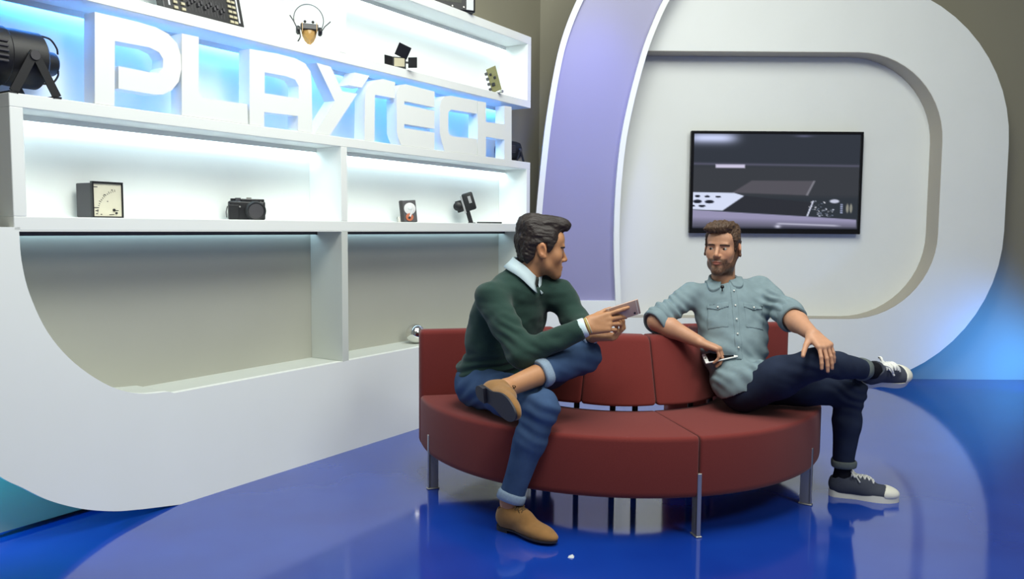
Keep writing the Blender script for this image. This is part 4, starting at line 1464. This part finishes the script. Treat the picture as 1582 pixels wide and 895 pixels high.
    S.chain([shR, elR.lerp(shR, 0.10)], [0.058, 0.056], 0.035)
    S.chain([shL, elL.lerp(shL, 0.06)], [0.058, 0.056], 0.035)
    S.cone(elR.lerp(shR, 0.22), elR.lerp(shR, 0.05), 0.060, 0.060, 0.015)
    S.cone(elL.lerp(shL, 0.18), elL.lerp(shL, 0.0), 0.060, 0.060, 0.015)
    up_n = (H.translation - neck).normalized()
    up_n = (up_n * 0.7 + Vector((0, -0.1, 0.7))).normalized()
    fx = Vector((-0.10, -1, 0.0))
    fx = (fx - up_n * fx.dot(up_n)).normalized()
    cn = neck + Vector((0, 0.0, -0.020))
    S.cone(cn + up_n * 0.022 + fx * 0.012, cn + up_n * 0.2, 0.058, 0.07, 0.010, 's')
    S.cone(cn + fx * 0.060 + up_n * 0.005, cn + fx * 0.110 - up_n * 0.03, 0.022, 0.008, 0.008, 's')
    for a, b in ((shR, elR), (shL, elL)):
        dv = (b - a).normalized()
        S.cone(b + dv * 0.052, b + dv * 0.13, 0.064, 0.064, 0.006, 's')
    def sd(v):
        d = folds(v, (11, 11, 14), 0.0064, 7)
        for el, ph in ((elR.lerp(shR, 0.3), 0.0), (elL.lerp(shL, 0.3), 2.0)):
            w = np.exp(-(np.linalg.norm(v - np.array(el), axis=1) / 0.10) ** 2)
            d += 0.007 * w * np.sin(v[:, 2] * 130 + v[:, 0] * 110 + ph + 3 * vnoise(v * 9 + 1))
        w = np.exp(-((v[:, 2] - 0.62) / 0.09) ** 2)
        d += 0.0036 * w * np.sin(v[:, 2] * 110 + v[:, 0] * 70 + 3.5 * vnoise(v * 8 + 3))
        return d
    hem = lambda X, Y, Z: (0.462 + 0.42 * (X - 0.90) + 0.006 * np.sin(X * 40) - Z) + 0 * Y
    sh = soft('shirt', S.mesh(0.0045, region=hem), M_CHAM, P, disp=sd, it=2)
    # placket, pockets
    def tl(X, Y, Z): return grid_loc(tilt, X, Y, Z)
    sgn = 1 if (tilt.inverted() @ shR).x > 0 else -1      # shoulder on his right
    def strip(X, Y, Z):
        x, y, z = tl(X, Y, Z)
        return np.maximum(np.abs(x - sgn * 0.004) - 0.014, np.maximum(0.02 - y, np.abs(z - 0.02) - 0.200))
    bl, bh = mid - Vector((0.22,) * 3), mid + Vector((0.22, 0.22, 0.26))
    def sdo(v): return sd(v) * 0.95
    soft('placket', S.mesh(0.004, bl, bh, off=0.0030, region=strip), M_CHAM, sh, disp=sdo, it=1)
    for e in (-1, 1):
        def flap(X, Y, Z, e=e):
            x, y, z = tl(X, Y, Z)
            xx = x - e * 0.080
            low = 0.072 - (0.016 - np.abs(xx) * 0.30)
            return np.maximum.reduce([np.abs(xx) - 0.046, 0.0 - y, z - 0.092, low - z])
        def pocket(X, Y, Z, e=e):
            x, y, z = tl(X, Y, Z)
            return np.maximum.reduce([np.abs(x - e * 0.080) - 0.043, 0.0 - y, z - 0.080, -0.030 - z])
        pk = soft('pocket', S.mesh(0.004, bl, bh, off=0.0024, region=pocket), M_CHAM, sh, disp=sdo, it=1)
        soft('pocket_flap', S.mesh(0.004, bl, bh, off=0.0062, region=flap), M_CHAM, sh, disp=sdo, it=1)
    # pearl buttons sit on the placket and the flaps
    D_, lo2, ax2_ = S.grid(0.005, bl, bh)
    def surf(x, z):
        p = tilt @ Vector((x, 0.22, z))
        d = (tilt.to_3x3() @ Vector((0, -1, 0))).normalized()
        for _ in range(80):
            i = [int(round((p[k] - lo2[k]) / 0.005)) for k in range(3)]
            v = D_[i[0], i[1], i[2]] if all(0 <= i[k] < D_.shape[k] for k in range(3)) else 0.02
            if v < 0.002: break
            p = p + d * max(float(v) * 0.6, 0.001)
        return p, -d
    M_PEARL = mat('pearl_snap', (236, 236, 228), 0.2)
    for x, z in [(sgn * 0.004, q) for q in (0.150, 0.075, 0.005, -0.065, -0.130)] + [(0.080, 0.070), (-0.080, 0.070)]:
        p, n_ = surf(x, z)
        MB().sphere(p + n_ * 0.009, 0.0042, 10, (1, 1, 1)).build('button', M_PEARL, sh, smooth=True, world=True)
    cl = collar('shirt_collar', P, M_CHAM, cn + up_n * 0.012, fx, up_n, 0.060, 0.074, 0.046, 0.026, 0.012, 22, 0.008)
    KF = basis(cn, fx, up_n)
    def leaf(X, Y, Z):
        x, y, z = grid_loc(KF, X, Y, Z)
        r_ = np.sqrt(x * x + y * y)
        an = np.abs(np.arctan2(y, x))
        edge = 0.086 + 0.034 * np.exp(-((an - R(34)) / R(22)) ** 2)
        return np.maximum.reduce([r_ - edge, 0.050 - r_, (R(17) - an) * r_, -0.10 - z, z - 0.08])
    soft('collar_leaf', S.mesh(0.003, cn - Vector((0.15,) * 3), cn + Vector((0.15, 0.15, 0.10)), off=0.0075, region=leaf), M_CHAM, cl, disp=lambda v: sd(v) + 0.001, it=1)
    mp_ = at(1116, 443.5, 3.672)
    MB().sphere(mp_, 0.0090, 12).tube([mp_, mp_ - up_n * 0.02], 0.003, 6).build('clip_microphone', M_BLACK, P, smooth=True, world=True)
    for a, b, q in ((shR, elR, 0.0), (shL, elL, 0.0)):
        dv = (b - a).normalized()
        cuff('rolled_sleeve', sh, M_CHAM, b - dv * 0.022, b + dv * 0.026, 0.058, 0.006)
    # jeans
    J = Field()
    J.ell(TF, (0, -0.010, 0.000), (0.160, 0.128, 0.094), 0.05)
    J.chain([hipR, hipR.lerp(knR, 0.5), knR], [0.092, 0.080, 0.062], 0.04)
    J.chain([knR, knR.lerp(anR, 0.35), knR.lerp(anR, 0.80)], [0.060, 0.054, 0.044], 0.02)
    J.chain([hipL, hipL.lerp(knL, 0.5), knL], [0.092, 0.078, 0.064], 0.04)
    J.chain([knL, knL.lerp(anL, 0.35), knL.lerp(anL, 0.80)], [0.063, 0.057, 0.047], 0.03)
    for a, b, q in ((knR, anR, 0.86), (knL, anL, 0.86)):
        e = a.lerp(b, q)
        dv = (b - a).normalized()
        J.cone(e + dv * 0.045, e + dv * 0.11, 0.06, 0.06, 0.006, 's')
    def jd(v):
        d = folds(v, (10, 10, 10), 0.0040, 14)
        for kn, ph, am in ((knR, 0, 0.003), (knL, 2, 0.0042)):
            w = np.exp(-(np.linalg.norm(v - np.array(kn), axis=1) / 0.11) ** 2)
            d += am * w * np.sin(v[:, 2] * 130 + v[:, 0] * 50 + ph + 3 * vnoise(v * 10))
        return d
    jn = soft('jeans', J.mesh(0.0045), M_JEAND, P, disp=jd, it=2)
    cuff('trouser_cuff', jn, M_JEANDIN, knR.lerp(anR, 0.79), knR.lerp(anR, 0.865), 0.045, 0.005)
    cuff('trouser_cuff', jn, M_JEANDIN, knL.lerp(anL, 0.785), knL.lerp(anL, 0.865), 0.049, 0.006)
    for kn, an, Mx in ((knR, anR, MR), (knL, anL, ML)):
        k_ = Field().chain([kn.lerp(an, 0.76), an, Mx @ Vector((0.048, 0, 0.082))], [0.038, 0.037, 0.034], 0.015)
        soft('sock', k_.mesh(0.004), M_SOCK, P, disp=lambda v: folds(v, (40, 40, 60), 0.0016), it=1)
    shoe('sneaker', P, MR, 'R')
    shoe('sneaker', P, ML, 'L')
    pc_ = at(1112, 550, 3.555)
    lx = Vector((0.965, -0.05, 0.23)).normalized()
    up_ = Vector((-0.24, -0.42, 0.87))
    zv = (up_ - lx * up_.dot(lx)).normalized()
    Mp = frame(pc_, lx, zv.cross(lx), zv)
    ph = thing('smartphone', 'white edged smartphone hanging from the hand of the person in denim', 'phone', Mp)
    MB().box(-0.072, 0.072, -0.0345, 0.0345, -0.004, 0.0035, 0.003, 3).build('body', mat('white_phone_case', (238, 238, 236), 0.3), ph, smooth=40)
    MB().box(-0.056, 0.056, -0.0310, 0.0310, 0.0030, 0.0040).build('screen', mat('black_glass', (12, 12, 16), 0.06), ph)
    MB().lathe([(0.005, 0.0030), (0.005, 0.0042), (0.004, 0.0042)], Matrix.Translation((-0.064, 0, 0)), 16).build('home_button', M_STEEL, ph)
    return P
person_two()
# ------------------------------------------------------------------ things on the shelves
def spot_on(px, t, z):
    """shelf position under a place in the picture, at depth t and height z"""
    lo_, hi_ = -2.5, 3.0
    for _ in range(50):
        m = (lo_ + hi_) / 2
        p = CR.transposed() @ (MS @ Vector((m, t, z)) - Vector((0, 0, CAMH)))
        if 791 + FPX * p.x / -p.z < px: lo_ = m
        else: hi_ = m
    return MS @ Vector((lo_, t, z))

def item(px, t, z, turn=0.0, sc=1.0):
    """frame on a shelf: x to the right as seen, y away, z up; turn > 0 turns the front to the right"""
    p = spot_on(px, t, z)
    f = Vector((-p.x, -p.y, 0)).normalized()
    a = math.atan2(f.y, f.x) + R(turn)
    y = -Vector((math.cos(a), math.sin(a), 0))
    x = Vector((y.y, -y.x, 0))
    return frame(p, x, y, (0, 0, 1)) @ Matrix.Scale(sc, 4)

def RX(d): return Matrix.Rotation(R(d), 4, 'X')
def RY(d): return Matrix.Rotation(R(d), 4, 'Y')
def RZ(d): return Matrix.Rotation(R(d), 4, 'Z')
def TR(x, y, z): return Matrix.Translation((x, y, z))

M_IVORY = mat('ivory_dial', (222, 218, 196), 0.5, var=0.03, vscale=40)
M_BEIGE = mat('beige_panel', (186, 178, 150), 0.5)
M_GOLD = mat('varnished_gold', (186, 146, 84), 0.4, var=0.12, vscale=60)
M_BOARD = mat('olive_circuit_board', (122, 118, 74), 0.5, var=0.2, vscale=120)
M_SILVER = mat('silver_plastic', (186, 186, 188), 0.35, metal=0.4)
M_COPPER = mat('copper_orange', (176, 92, 56), 0.4)
M_BLUELENS = glow('blue_lamp_lens', (0.03, 0.30, 0.8), 0.5)
M_LABELW = mat('white_label', (214, 218, 220), 0.6)

def par_light(label, M):
    """stage lamp with its axis along -x, standing on a double bracket"""
    t = thing('stage_light', label, 'stage light', M, 'black stage lights on the sign shelf')
    zc = 0.132
    A = TR(0, 0, zc) @ RY(90)
    can = MB().lathe([(0.090, -0.17), (0.098, -0.165), (0.098, -0.06), (0.094, -0.055), (0.096, -0.02), (0.096, 0.055), (0.082, 0.066), (0.060, 0.068)], A, 40).build('can', M_BLACKM, t, smooth=35)
    vt = MB()
    for i in range(5):
        z = zc - 0.03 + 0.016 * i
        vt.box(-0.15, -0.075, -0.1035 + 0.4 * (z - zc) ** 2 * 10, -0.088, z - 0.004, z + 0.004, 0.002, 1)
    vt.build('vent_ribs', M_DGREY, can)
    MB().lathe([(0.070, -0.175), (0.086, -0.172), (0.086, -0.160)], A, 32).build('lens', M_BLUELENS, t)
    cap = MB().lathe([(0.060, 0.066), (0.042, 0.070), (0.041, 0.115), (0.036, 0.122), (0.020, 0.123)], A, 28).build('rear_housing', M_BLACKM, t, smooth=35)
    for e in (-1, 1):
        for q in (-0.05, 0.05):
            MB().tube(spline([(0.055, q, zc + e * 0.080), (0.085, q, zc + e * 0.074), (0.105, q, zc + e * 0.048), (0.108, q, zc + e * 0.028)], 5), 0.0035, 6).build('guard_wire', M_BLACKM, cap, smooth=True)
    for e in (-1, 1):
        MB().tube([(0, e * 0.1, zc), (0, e * 0.116, zc)], 0.016, 16).build('knob', M_DGREY, t, smooth=40)
        y = e * 0.108
        for sgn in (-1, 1):
            bar = MB()
            a, b = Vector((0.0, y, zc + 0.01)), Vector((sgn * 0.070, y, 0.004))
            d = (b - a).normalized()
            n = Vector((0, 1, 0)).cross(d)
            vs = []
            for p in (a, b):
                for u in (-0.014, 0.014):
                    for v in (-0.003, 0.003):
                        vs.append(p + n * u + Vector((0, v, 0)))
            bar.add(vs, [(0, 1, 3, 2), (4, 6, 7, 5), (0, 4, 5, 1), (2, 3, 7, 6), (0, 2, 6, 4), (1, 5, 7, 3)])
            bar.build('bracket_leg', M_BLACKM, t)
    for sgn in (-1, 1):
        MB().box(sgn * 0.070 - 0.014, sgn * 0.070 + 0.014, -0.111, 0.111, 0.0, 0.006).build('bracket_foot', M_BLACKM, t)
    return t

def on_shelf(s, t, z): return MS @ TR(s, t, z)
pz = spot_on(30, 0.118, Z2b)
par_light('black stage light at the far left end of the sign shelf', frame(pz, SU, SD, (0, 0, 1)) @ Matrix.Scale(1.08, 4))
pz = spot_on(790, 0.158, Z2b)
par_light('black stage light behind the last sign letter at the shelf end', frame(pz, SU, SD, (0, 0, 1)) @ Matrix.Scale(0.70, 4))

# lighting desk leaning in the top shelf
a, b = onS(254, 17, 0.045), onS(379, 48, 0.045)
L = b[0] - a[0]
desk = thing('lighting_desk', 'black lighting control desk with rows of knobs leaning on the top shelf', 'control desk', on_shelf((a[0] + b[0]) / 2, 0.045, Z3b) @ RX(-14))
MB().box(-L / 2, L / 2, 0.0, 0.045, 0.0, 0.235, 0.004).build('body', M_BLACK, desk)
fd, kb, bt = MB(), MB(), MB()
for i in range(12):
    x = -L * 0.20 + i * L * 0.040
    fd.box(x - 0.0015, x + 0.0015, -0.001, 0.002, 0.03, 0.105)
    fd.box(x - 0.005, x + 0.005, -0.009, 0.001, 0.05 + 0.03 * ((i * 7) % 5) / 5, 0.066 + 0.03 * ((i * 7) % 5) / 5)
for i in range(9):
    kb.lathe([(0.008, 0), (0.007, 0.010), (0.004, 0.011)], TR(-L * 0.2 + i * L * 0.055, 0, 0.135 + 0.003 * i) @ RX(90), 10)
for r_ in range(8):
    for c_ in (-0.36, -0.27, 0.33, 0.385):
        bt.box(c_ * L - 0.009, c_ * L + 0.009, -0.006, 0.001, 0.02 + r_ * 0.024, 0.031 + r_ * 0.024)
tag(fd.build('faders', M_DGREY, desk), kind='stuff')
tag(kb.build('knobs', M_BEIGE, desk), kind='stuff')
tag(bt.build('buttons', M_BEIGE, desk), kind='stuff')
MB().box(L * 0.14, L * 0.25, -0.003, 0.001, 0.15, 0.19).build('display', mat('blue_display', (70, 100, 150), 0.3), desk)
for x in (-0.43, 0.44):
    MB().box(x * L - 0.004, x * L + 0.004, -0.002, 0.001, 0.03, 0.20).build('label_strip', M_LABELW, desk)

# wire headset with a golden mask
m = thing('headset_mask', 'golden pointed mask with black earphones and a thin wire headband on the top shelf', 'mask', item(478, 0.040, Z3b + 0.001, 6, 0.74) @ RX(-8))
face = [(0.0, 0.004), (0.030, 0.035), (0.045, 0.068), (0.052, 0.105), (0.046, 0.150), (-0.046, 0.150), (-0.052, 0.105), (-0.045, 0.068), (-0.030, 0.035)]
fb = MB()
vs, fs = [], []
for k, (p, q) in enumerate(((1.0, 0.0), (0.72, -0.028), (0.2, -0.040))):
    for x, z in face:
        vs.append((x * p, q + 0.0 , 0.09 + (z - 0.09) * (p if k else 1)))
n = len(face)
for k in range(2):
    for i in range(n):
        fs.append((k * n + i, k * n + (i + 1) % n, (k + 1) * n + (i + 1) % n, (k + 1) * n + i))
fs.append(tuple(range(2 * n, 3 * n)))
fs.append(tuple(range(n))[::-1])
fb.add(vs, fs).build('face_plate', M_GOLD, m)
MB().box(-0.058, 0.058, -0.046, -0.012, 0.100, 0.142, 0.006).build('visor', M_BLACK, m)
MB().tube([(0, -0.02, 0.030), (0, -0.022, -0.0005)], [0.006, 0.004], 8).build('beak_pin', M_GOLD, m, smooth=True)
for e in (-1, 1):
    MB().sphere((e * 0.026, -0.012, 0.165), 0.010, 12).build('stud', M_BLACK, m, smooth=True)
    MB().lathe([(0.026, 0), (0.030, 0.006), (0.030, 0.018), (0.020, 0.026)], TR(e * 0.060, -0.005, 0.105) @ RY(e * 90), 20).build('earphone', M_BLACK, m, smooth=35)
    MB().box(e * 0.047 - 0.002, e * 0.047 + 0.002, -0.048, -0.010, 0.085, 0.150).build('side_strap', M_GOLD, m)
MB().tube([(0.098 * math.cos(t), 0.0, 0.185 + 0.105 * math.sin(t)) for t in [R(-38) + i * R(256) / 28 for i in range(29)]], 0.0035, 6).build('headband', M_DGREY, m, smooth=True)
MB().tube([(-0.080, 0, 0.125), (-0.098, 0.0, 0.165), (-0.122, 0.004, 0.205)], 0.005, 6).build('antenna', M_DGREY, m, smooth=True)
MB().tube([(0.080, 0, 0.105), (0.105, 0.0, 0.145), (0.145, 0.004, 0.185)], 0.004, 6).build('antenna', M_DGREY, m, smooth=True)
MB().tube(spline([(-0.062, -0.01, 0.090), (-0.060, -0.014, 0.055), (-0.078, -0.010, 0.020)], 6), 0.005, 6).build('microphone_arm', M_BLACK, m, smooth=True)

# LED video lamp with barn doors
v = thing('video_lamp', 'small black video lamp with open barn doors on the top right shelf', 'lamp', item(617, 0.020, Z3b, 10, 0.74))
MB().box(-0.052, 0.052, 0.0, 0.06, 0.006, 0.088, 0.005).build('housing', M_BLACK, v)
MB().box(-0.040, 0.040, -0.002, 0.002, 0.016, 0.078).build('diffuser', M_BEIGE, v)
MB().box(-0.052, 0.052, -0.0, 0.001, 0.0, 0.008).build('bottom_rim', M_BLACK, v)
MB().box(-0.085, 0.0, -0.0025, 0.0025, -0.040, 0.040, 0.002, 1, TR(-0.052, 0, 0.047) @ RZ(35)).build('door_flap', M_BLACK, v)
MB().box(0.012, 0.082, -0.0025, 0.0025, -0.040, 0.040, 0.002, 1, TR(0.056, 0, 0.047) @ RZ(-25)).build('door_flap', M_BLACK, v)
MB().box(-0.045, 0.055, -0.0025, 0.0025, 0.0, 0.095, 0.002, 1, TR(0.004, 0, 0.090) @ RY(22) @ RX(20)).build('door_flap', M_BLACK, v)
MB().box(0.05, 0.072, -0.003, 0.003, 0.04, 0.056).build('hinge', M_BLACK, v)

# expansion card standing on its bracket
g = thing('circuit_card', 'olive circuit card standing on its metal bracket near the end of the top shelf', 'circuit board', item(763, 0.035, Z3b + 0.002, -28))
MB().box(-0.035, 0.038, -0.001, 0.001, 0.0, 0.165, 0.0, 1, TR(0.022, 0, 0.010) @ RY(-17)).build('board', M_BOARD, g)
ch = MB()
for i in range(4):
    ch.box(-0.050, -0.030, -0.008, 0.008, 0.02 + i * 0.036, 0.036 + i * 0.036, 0.0, 1, TR(0.022, 0, 0.010) @ RY(-17))
ch.build('connectors', M_DGREY, g)
cp = MB()
for x, z, w in ((-0.01, 0.05, 0.012), (0.012, 0.09, 0.009), (-0.012, 0.12, 0.008)):
    cp.box(x - w, x + w, -0.006, -0.001, z - w, z + w, 0.001, 1, TR(0.022, 0, 0.010) @ RY(-17))
cp.build('chips', M_BLACK, g)
MB().box(-0.055, 0.065, -0.012, 0.012, -0.002, 0.004).build('bracket', M_STEEL, g)
MB().box(0.052, 0.066, -0.012, 0.012, 0.0, 0.016).build('bracket_tab', M_STEEL, g)

# boxed device on top of the unit
d_ = thing('boxed_device', 'dark device panel with a white label standing on top of the shelves', 'device', item(706, 0.03, Z4b, 20))
MB().box(-0.135, 0.125, 0.0, 0.055, 0.0, 0.20, 0.012).build('case', M_BLACK, d_)
MB().box(0.062, 0.108, -0.002, 0.002, 0.014, 0.185).build('side_label', M_LABELW, d_)
MB().lathe([(0.006, 0), (0.006, 0.004), (0.003, 0.005)], TR(0.045, 0, 0.026) @ RX(90), 12).lathe([(0.006, 0), (0.006, 0.004), (0.003, 0.005)], TR(-0.03, 0, 0.026) @ RX(90), 12).build('screws', M_STEEL, d_)
MB().box(-0.115, 0.03, -0.001, 0.001, 0.05, 0.18).build('front_plate', mat('dark_green_board', (58, 62, 52), 0.5, var=0.3, vscale=60), d_)

# panel meter
k = thing('panel_meter', 'square panel meter with ivory dial and black case on the middle shelf', 'meter', item(167, 0.09, Z1b, 33))
MB().box(-0.062, 0.062, 0.006, 0.112, 0.002, 0.138, 0.004).build('case', M_DGREY, k)
rim = MB()
for x0, x1, za, zb in ((-0.066, 0.066, 0.136, 0.144), (-0.066, 0.066, 0.0, 0.006), (-0.066, -0.060, 0.006, 0.136), (0.060, 0.066, 0.006, 0.136)):
    rim.box(x0, x1, -0.006, 0.010, za, zb, 0.001, 1)
rim.build('rim', M_BLACK, k)
dial = MB().box(-0.060, 0.060, 0.0, 0.007, 0.006, 0.136).build('dial', M_IVORY, k)
tk_ = MB()
for i in range(15):
    a = R(100 + i * 5.5)
    p = Vector((0.048, 0, 0.018)) + Vector((math.cos(a) * 0.088, 0, math.sin(a) * 0.088))
    q = Vector((0.048, 0, 0.018)) + Vector((math.cos(a) * (0.094 if i % 3 else 0.098), 0, math.sin(a) * (0.094 if i % 3 else 0.098)))
    tk_.tube([p - Vector((0, 0.0008, 0)), q - Vector((0, 0.0008, 0))], 0.0009, 4)
for x, z, w in ((-0.050, 0.122, 0.008), (-0.048, 0.040, 0.010), (-0.046, 0.028, 0.006), (-0.012, 0.092, 0.004), (0.0, 0.066, 0.002), (0.020, 0.112, 0.003), (-0.046, 0.016, 0.004), (-0.028, 0.014, 0.003)):
    tk_.box(x - w, x + w, -0.001, 0.001, z - 0.0016, z + 0.0016)
tk_.build('scale_marks', M_DGREY, dial)
MB().tube([(0.030, -0.001, 0.030), (0.046, -0.001, 0.030)], 0.0014, 4).tube([(0.006, -0.001, 0.013), (0.026, -0.001, 0.014)], 0.0012, 4).build('needle', M_BLACK, dial)
MB().lathe([(0.0055, 0), (0.0055, 0.004), (0.003, 0.005)], TR(0.026, 0, 0.032) @ RX(90), 12).lathe([(0.0045, 0), (0.0045, 0.004), (0.003, 0.005)], TR(0.036, 0, 0.020) @ RX(90), 12).build('zero_screws', M_BLACK, dial)

# still camera
c = thing('photo_camera', 'black compact photo camera with large lens on the middle shelf', 'camera', item(382, 0.11, Z1b, 4, 1.08))
MB().box(-0.078, 0.078, 0.0, 0.045, 0.0, 0.083, 0.008, 3).build('body', M_BLACK, c, smooth=40)
MB().box(-0.024, 0.074, 0.004, 0.040, 0.080, 0.093, 0.004, 2).build('top_plate', M_BLACK, c)
ln = MB().lathe([(0.044, 0.0), (0.044, 0.012), (0.040, 0.016), (0.040, 0.030), (0.036, 0.034), (0.030, 0.032)], TR(0.036, 0.0, 0.040) @ RX(90), 36).build('lens_barrel', M_BLACKM, c, smooth=35)
MB().lathe([(0.031, 0.028), (0.031, 0.0325), (0.020, 0.0332)], TR(0.036, 0.0, 0.040) @ RX(90), 32).build('lens_cap', M_DGREY, ln, smooth=35)
MB().lathe([(0.010, 0), (0.010, 0.010), (0.008, 0.011)], TR(-0.058, 0.022, 0.083), 16).build('exposure_dial', M_BLACK, c, smooth=35)
MB().lathe([(0.013, 0), (0.013, 0.012), (0.011, 0.014)], TR(-0.036, 0.022, 0.083), 18).build('shutter_dial', M_DGREY, c, smooth=35)
MB().box(0.0, 0.02, 0.012, 0.034, 0.093, 0.099).build('hot_shoe', M_STEEL, c)
MB().box(0.020, 0.044, -0.002, 0.006, 0.070, 0.084).build('viewfinder_window', M_DGREY, c)
MB().lathe([(0.0045, 0), (0.004, 0.004)], TR(-0.030, 0.002, 0.058) @ RX(90), 12).lathe([(0.003, 0), (0.003, 0.003)], TR(0.058, 0.002, 0.080) @ RX(90), 10).build('lamp_window', M_STEEL, c)
MB().box(-0.076, -0.034, -0.004, 0.004, 0.006, 0.066, 0.003, 2).build('grip', M_BLACKM, c)
MB().tube(spline([(-0.080, 0.02, 0.060), (-0.086, 0.02, 0.035), (-0.084, 0.02, 0.010)], 5), 0.002, 6).build('strap_loop', M_DGREY, c, smooth=True)

# opened hard disk
h = thing('hard_disk', 'opened hard disk with copper coil standing upright on the middle shelf', 'hard disk', item(633, 0.10, Z1b + 0.001, 14, 0.88) @ RX(-8) @ RY(-4))
MB().box(-0.056, 0.056, 0.0, 0.024, 0.0, 0.150, 0.004).build('chassis', M_DGREY, h)
MB().box(-0.056, -0.036, -0.002, 0.001, 0.0, 0.150).build('side_rail', M_BLACK, h)
MB().lathe([(0.040, 0), (0.040, 0.003), (0.014, 0.0035)], TR(0.010, 0, 0.092) @ RX(90), 32).build('platter', M_SILVER, h, smooth=35)
MB().lathe([(0.013, 0), (0.013, 0.007), (0.010, 0.008)], TR(0.010, 0, 0.096) @ RX(90), 20).build('spindle', M_LABELW, h, smooth=35)
MB().box(-0.005, 0.007, -0.009, -0.004, -0.022, 0.045, 0.001, 1, TR(0.010, 0, 0.050) @ RY(28)).build('actuator_arm', M_SILVER, h)
MB().lathe([(0.026, 0), (0.026, 0.006), (0.010, 0.007)], TR(0.002, 0, 0.034) @ RX(90), 20).build('voice_coil', M_COPPER, h, smooth=35)
MB().lathe([(0.009, 0.004), (0.009, 0.009), (0.005, 0.010)], TR(0.000, 0, 0.030) @ RX(90), 14).build('pivot', M_BLACK, h)
MB().box(-0.075, -0.048, 0.012, 0.055, -0.0005, 0.045, 0.003, 1, RZ(0)).build('stand', M_STEEL, h)

# pistol-grip cine camera
q = thing('cine_camera', 'dark pistol grip cine camera standing on its handle on the middle shelf', 'camera', item(728, 0.10, Z1b, 0, 0.85))
TL = TR(0.0, 0, 0.0) @ RY(-17)
MB().box(-0.017, 0.017, -0.014, 0.014, 0.0, 0.12, 0.005, 2, TL).build('grip', M_BLACK, q)
MB().box(-0.030, 0.030, -0.022, 0.022, -0.004, 0.002, 0.001, 1, TR(0.004, 0, 0.004)).build('grip_foot', M_BLACK, q)
bd = MB().box(-0.012, 0.075, -0.030, 0.030, 0.095, 0.235, 0.014, 3, TL).build('body', M_BLACKM, q, smooth=40)
MB().box(-0.026, -0.010, -0.032, 0.032, 0.085, 0.225, 0.003, 1, TL).build('silver_band', M_SILVER, q)
MB().box(-0.075, -0.026, -0.026, 0.026, 0.105, 0.195, 0.006, 2, TL).build('lens_block', M_BLACKM, q)
MB().lathe([(0.030, 0), (0.034, 0.004), (0.034, 0.030), (0.028, 0.034)], TR(-0.105, -0.01, 0.128) @ RX(90), 28).build('lens', M_BLACK, q, smooth=35)
MB().tube([(-0.09, 0.0, 0.135), (-0.06, 0.0, 0.150)], 0.016, 12).build('lens_mount', M_DGREY, q, smooth=True)
MB().box(0.030, 0.052, -0.0315, -0.029, 0.150, 0.205, 0.0, 1, TL).build('name_plate', M_SILVER, bd)
# slim black tablet lying flat
s = thing('flat_tablet', 'thin black slab lying flat beside the cine camera', 'tablet', item(756, 0.10, Z1b, 0))
MB().box(-0.085, 0.085, -0.045, 0.045, 0.0, 0.010, 0.003, 2).build('body', M_BLACK, s)
MB().box(-0.078, 0.078, -0.039, 0.039, 0.0095, 0.0105).build('glass', mat('tablet_glass', (16, 16, 20), 0.1), s)
# mirror ball on the ledge
p = spot_on(642, 0.12, zl)
bl_ = MB().sphere((0, 0, 0.060), 0.060, 48).build('chrome_ball', M_CHROME, None, T(p), smooth=True)
tag(bl_, 'shiny chrome ball on the lower ledge behind the sofa end', 'ball')
# bit of litter on the floor
pf = at(882, 861, 2.85)
pk_ = ray(882, 861)
pf = Vector((pk_.x, pk_.y, 0)) * (-CAMH / pk_.z)
sc_ = MB()
sc_.add([(-0.012, -0.006, 0.0), (0.010, -0.010, 0.0), (0.013, 0.008, 0.0), (-0.008, 0.010, 0.0), (-0.006, -0.002, 0.007), (0.006, 0.001, 0.010)],
        [(0, 3, 2, 1), (0, 1, 5, 4), (1, 2, 5), (2, 3, 4, 5), (3, 0, 4)])
tag(sc_.build('paper_scrap', M_LABELW, None, T(pf)), 'tiny crumpled white paper scrap on the blue floor', 'scrap')
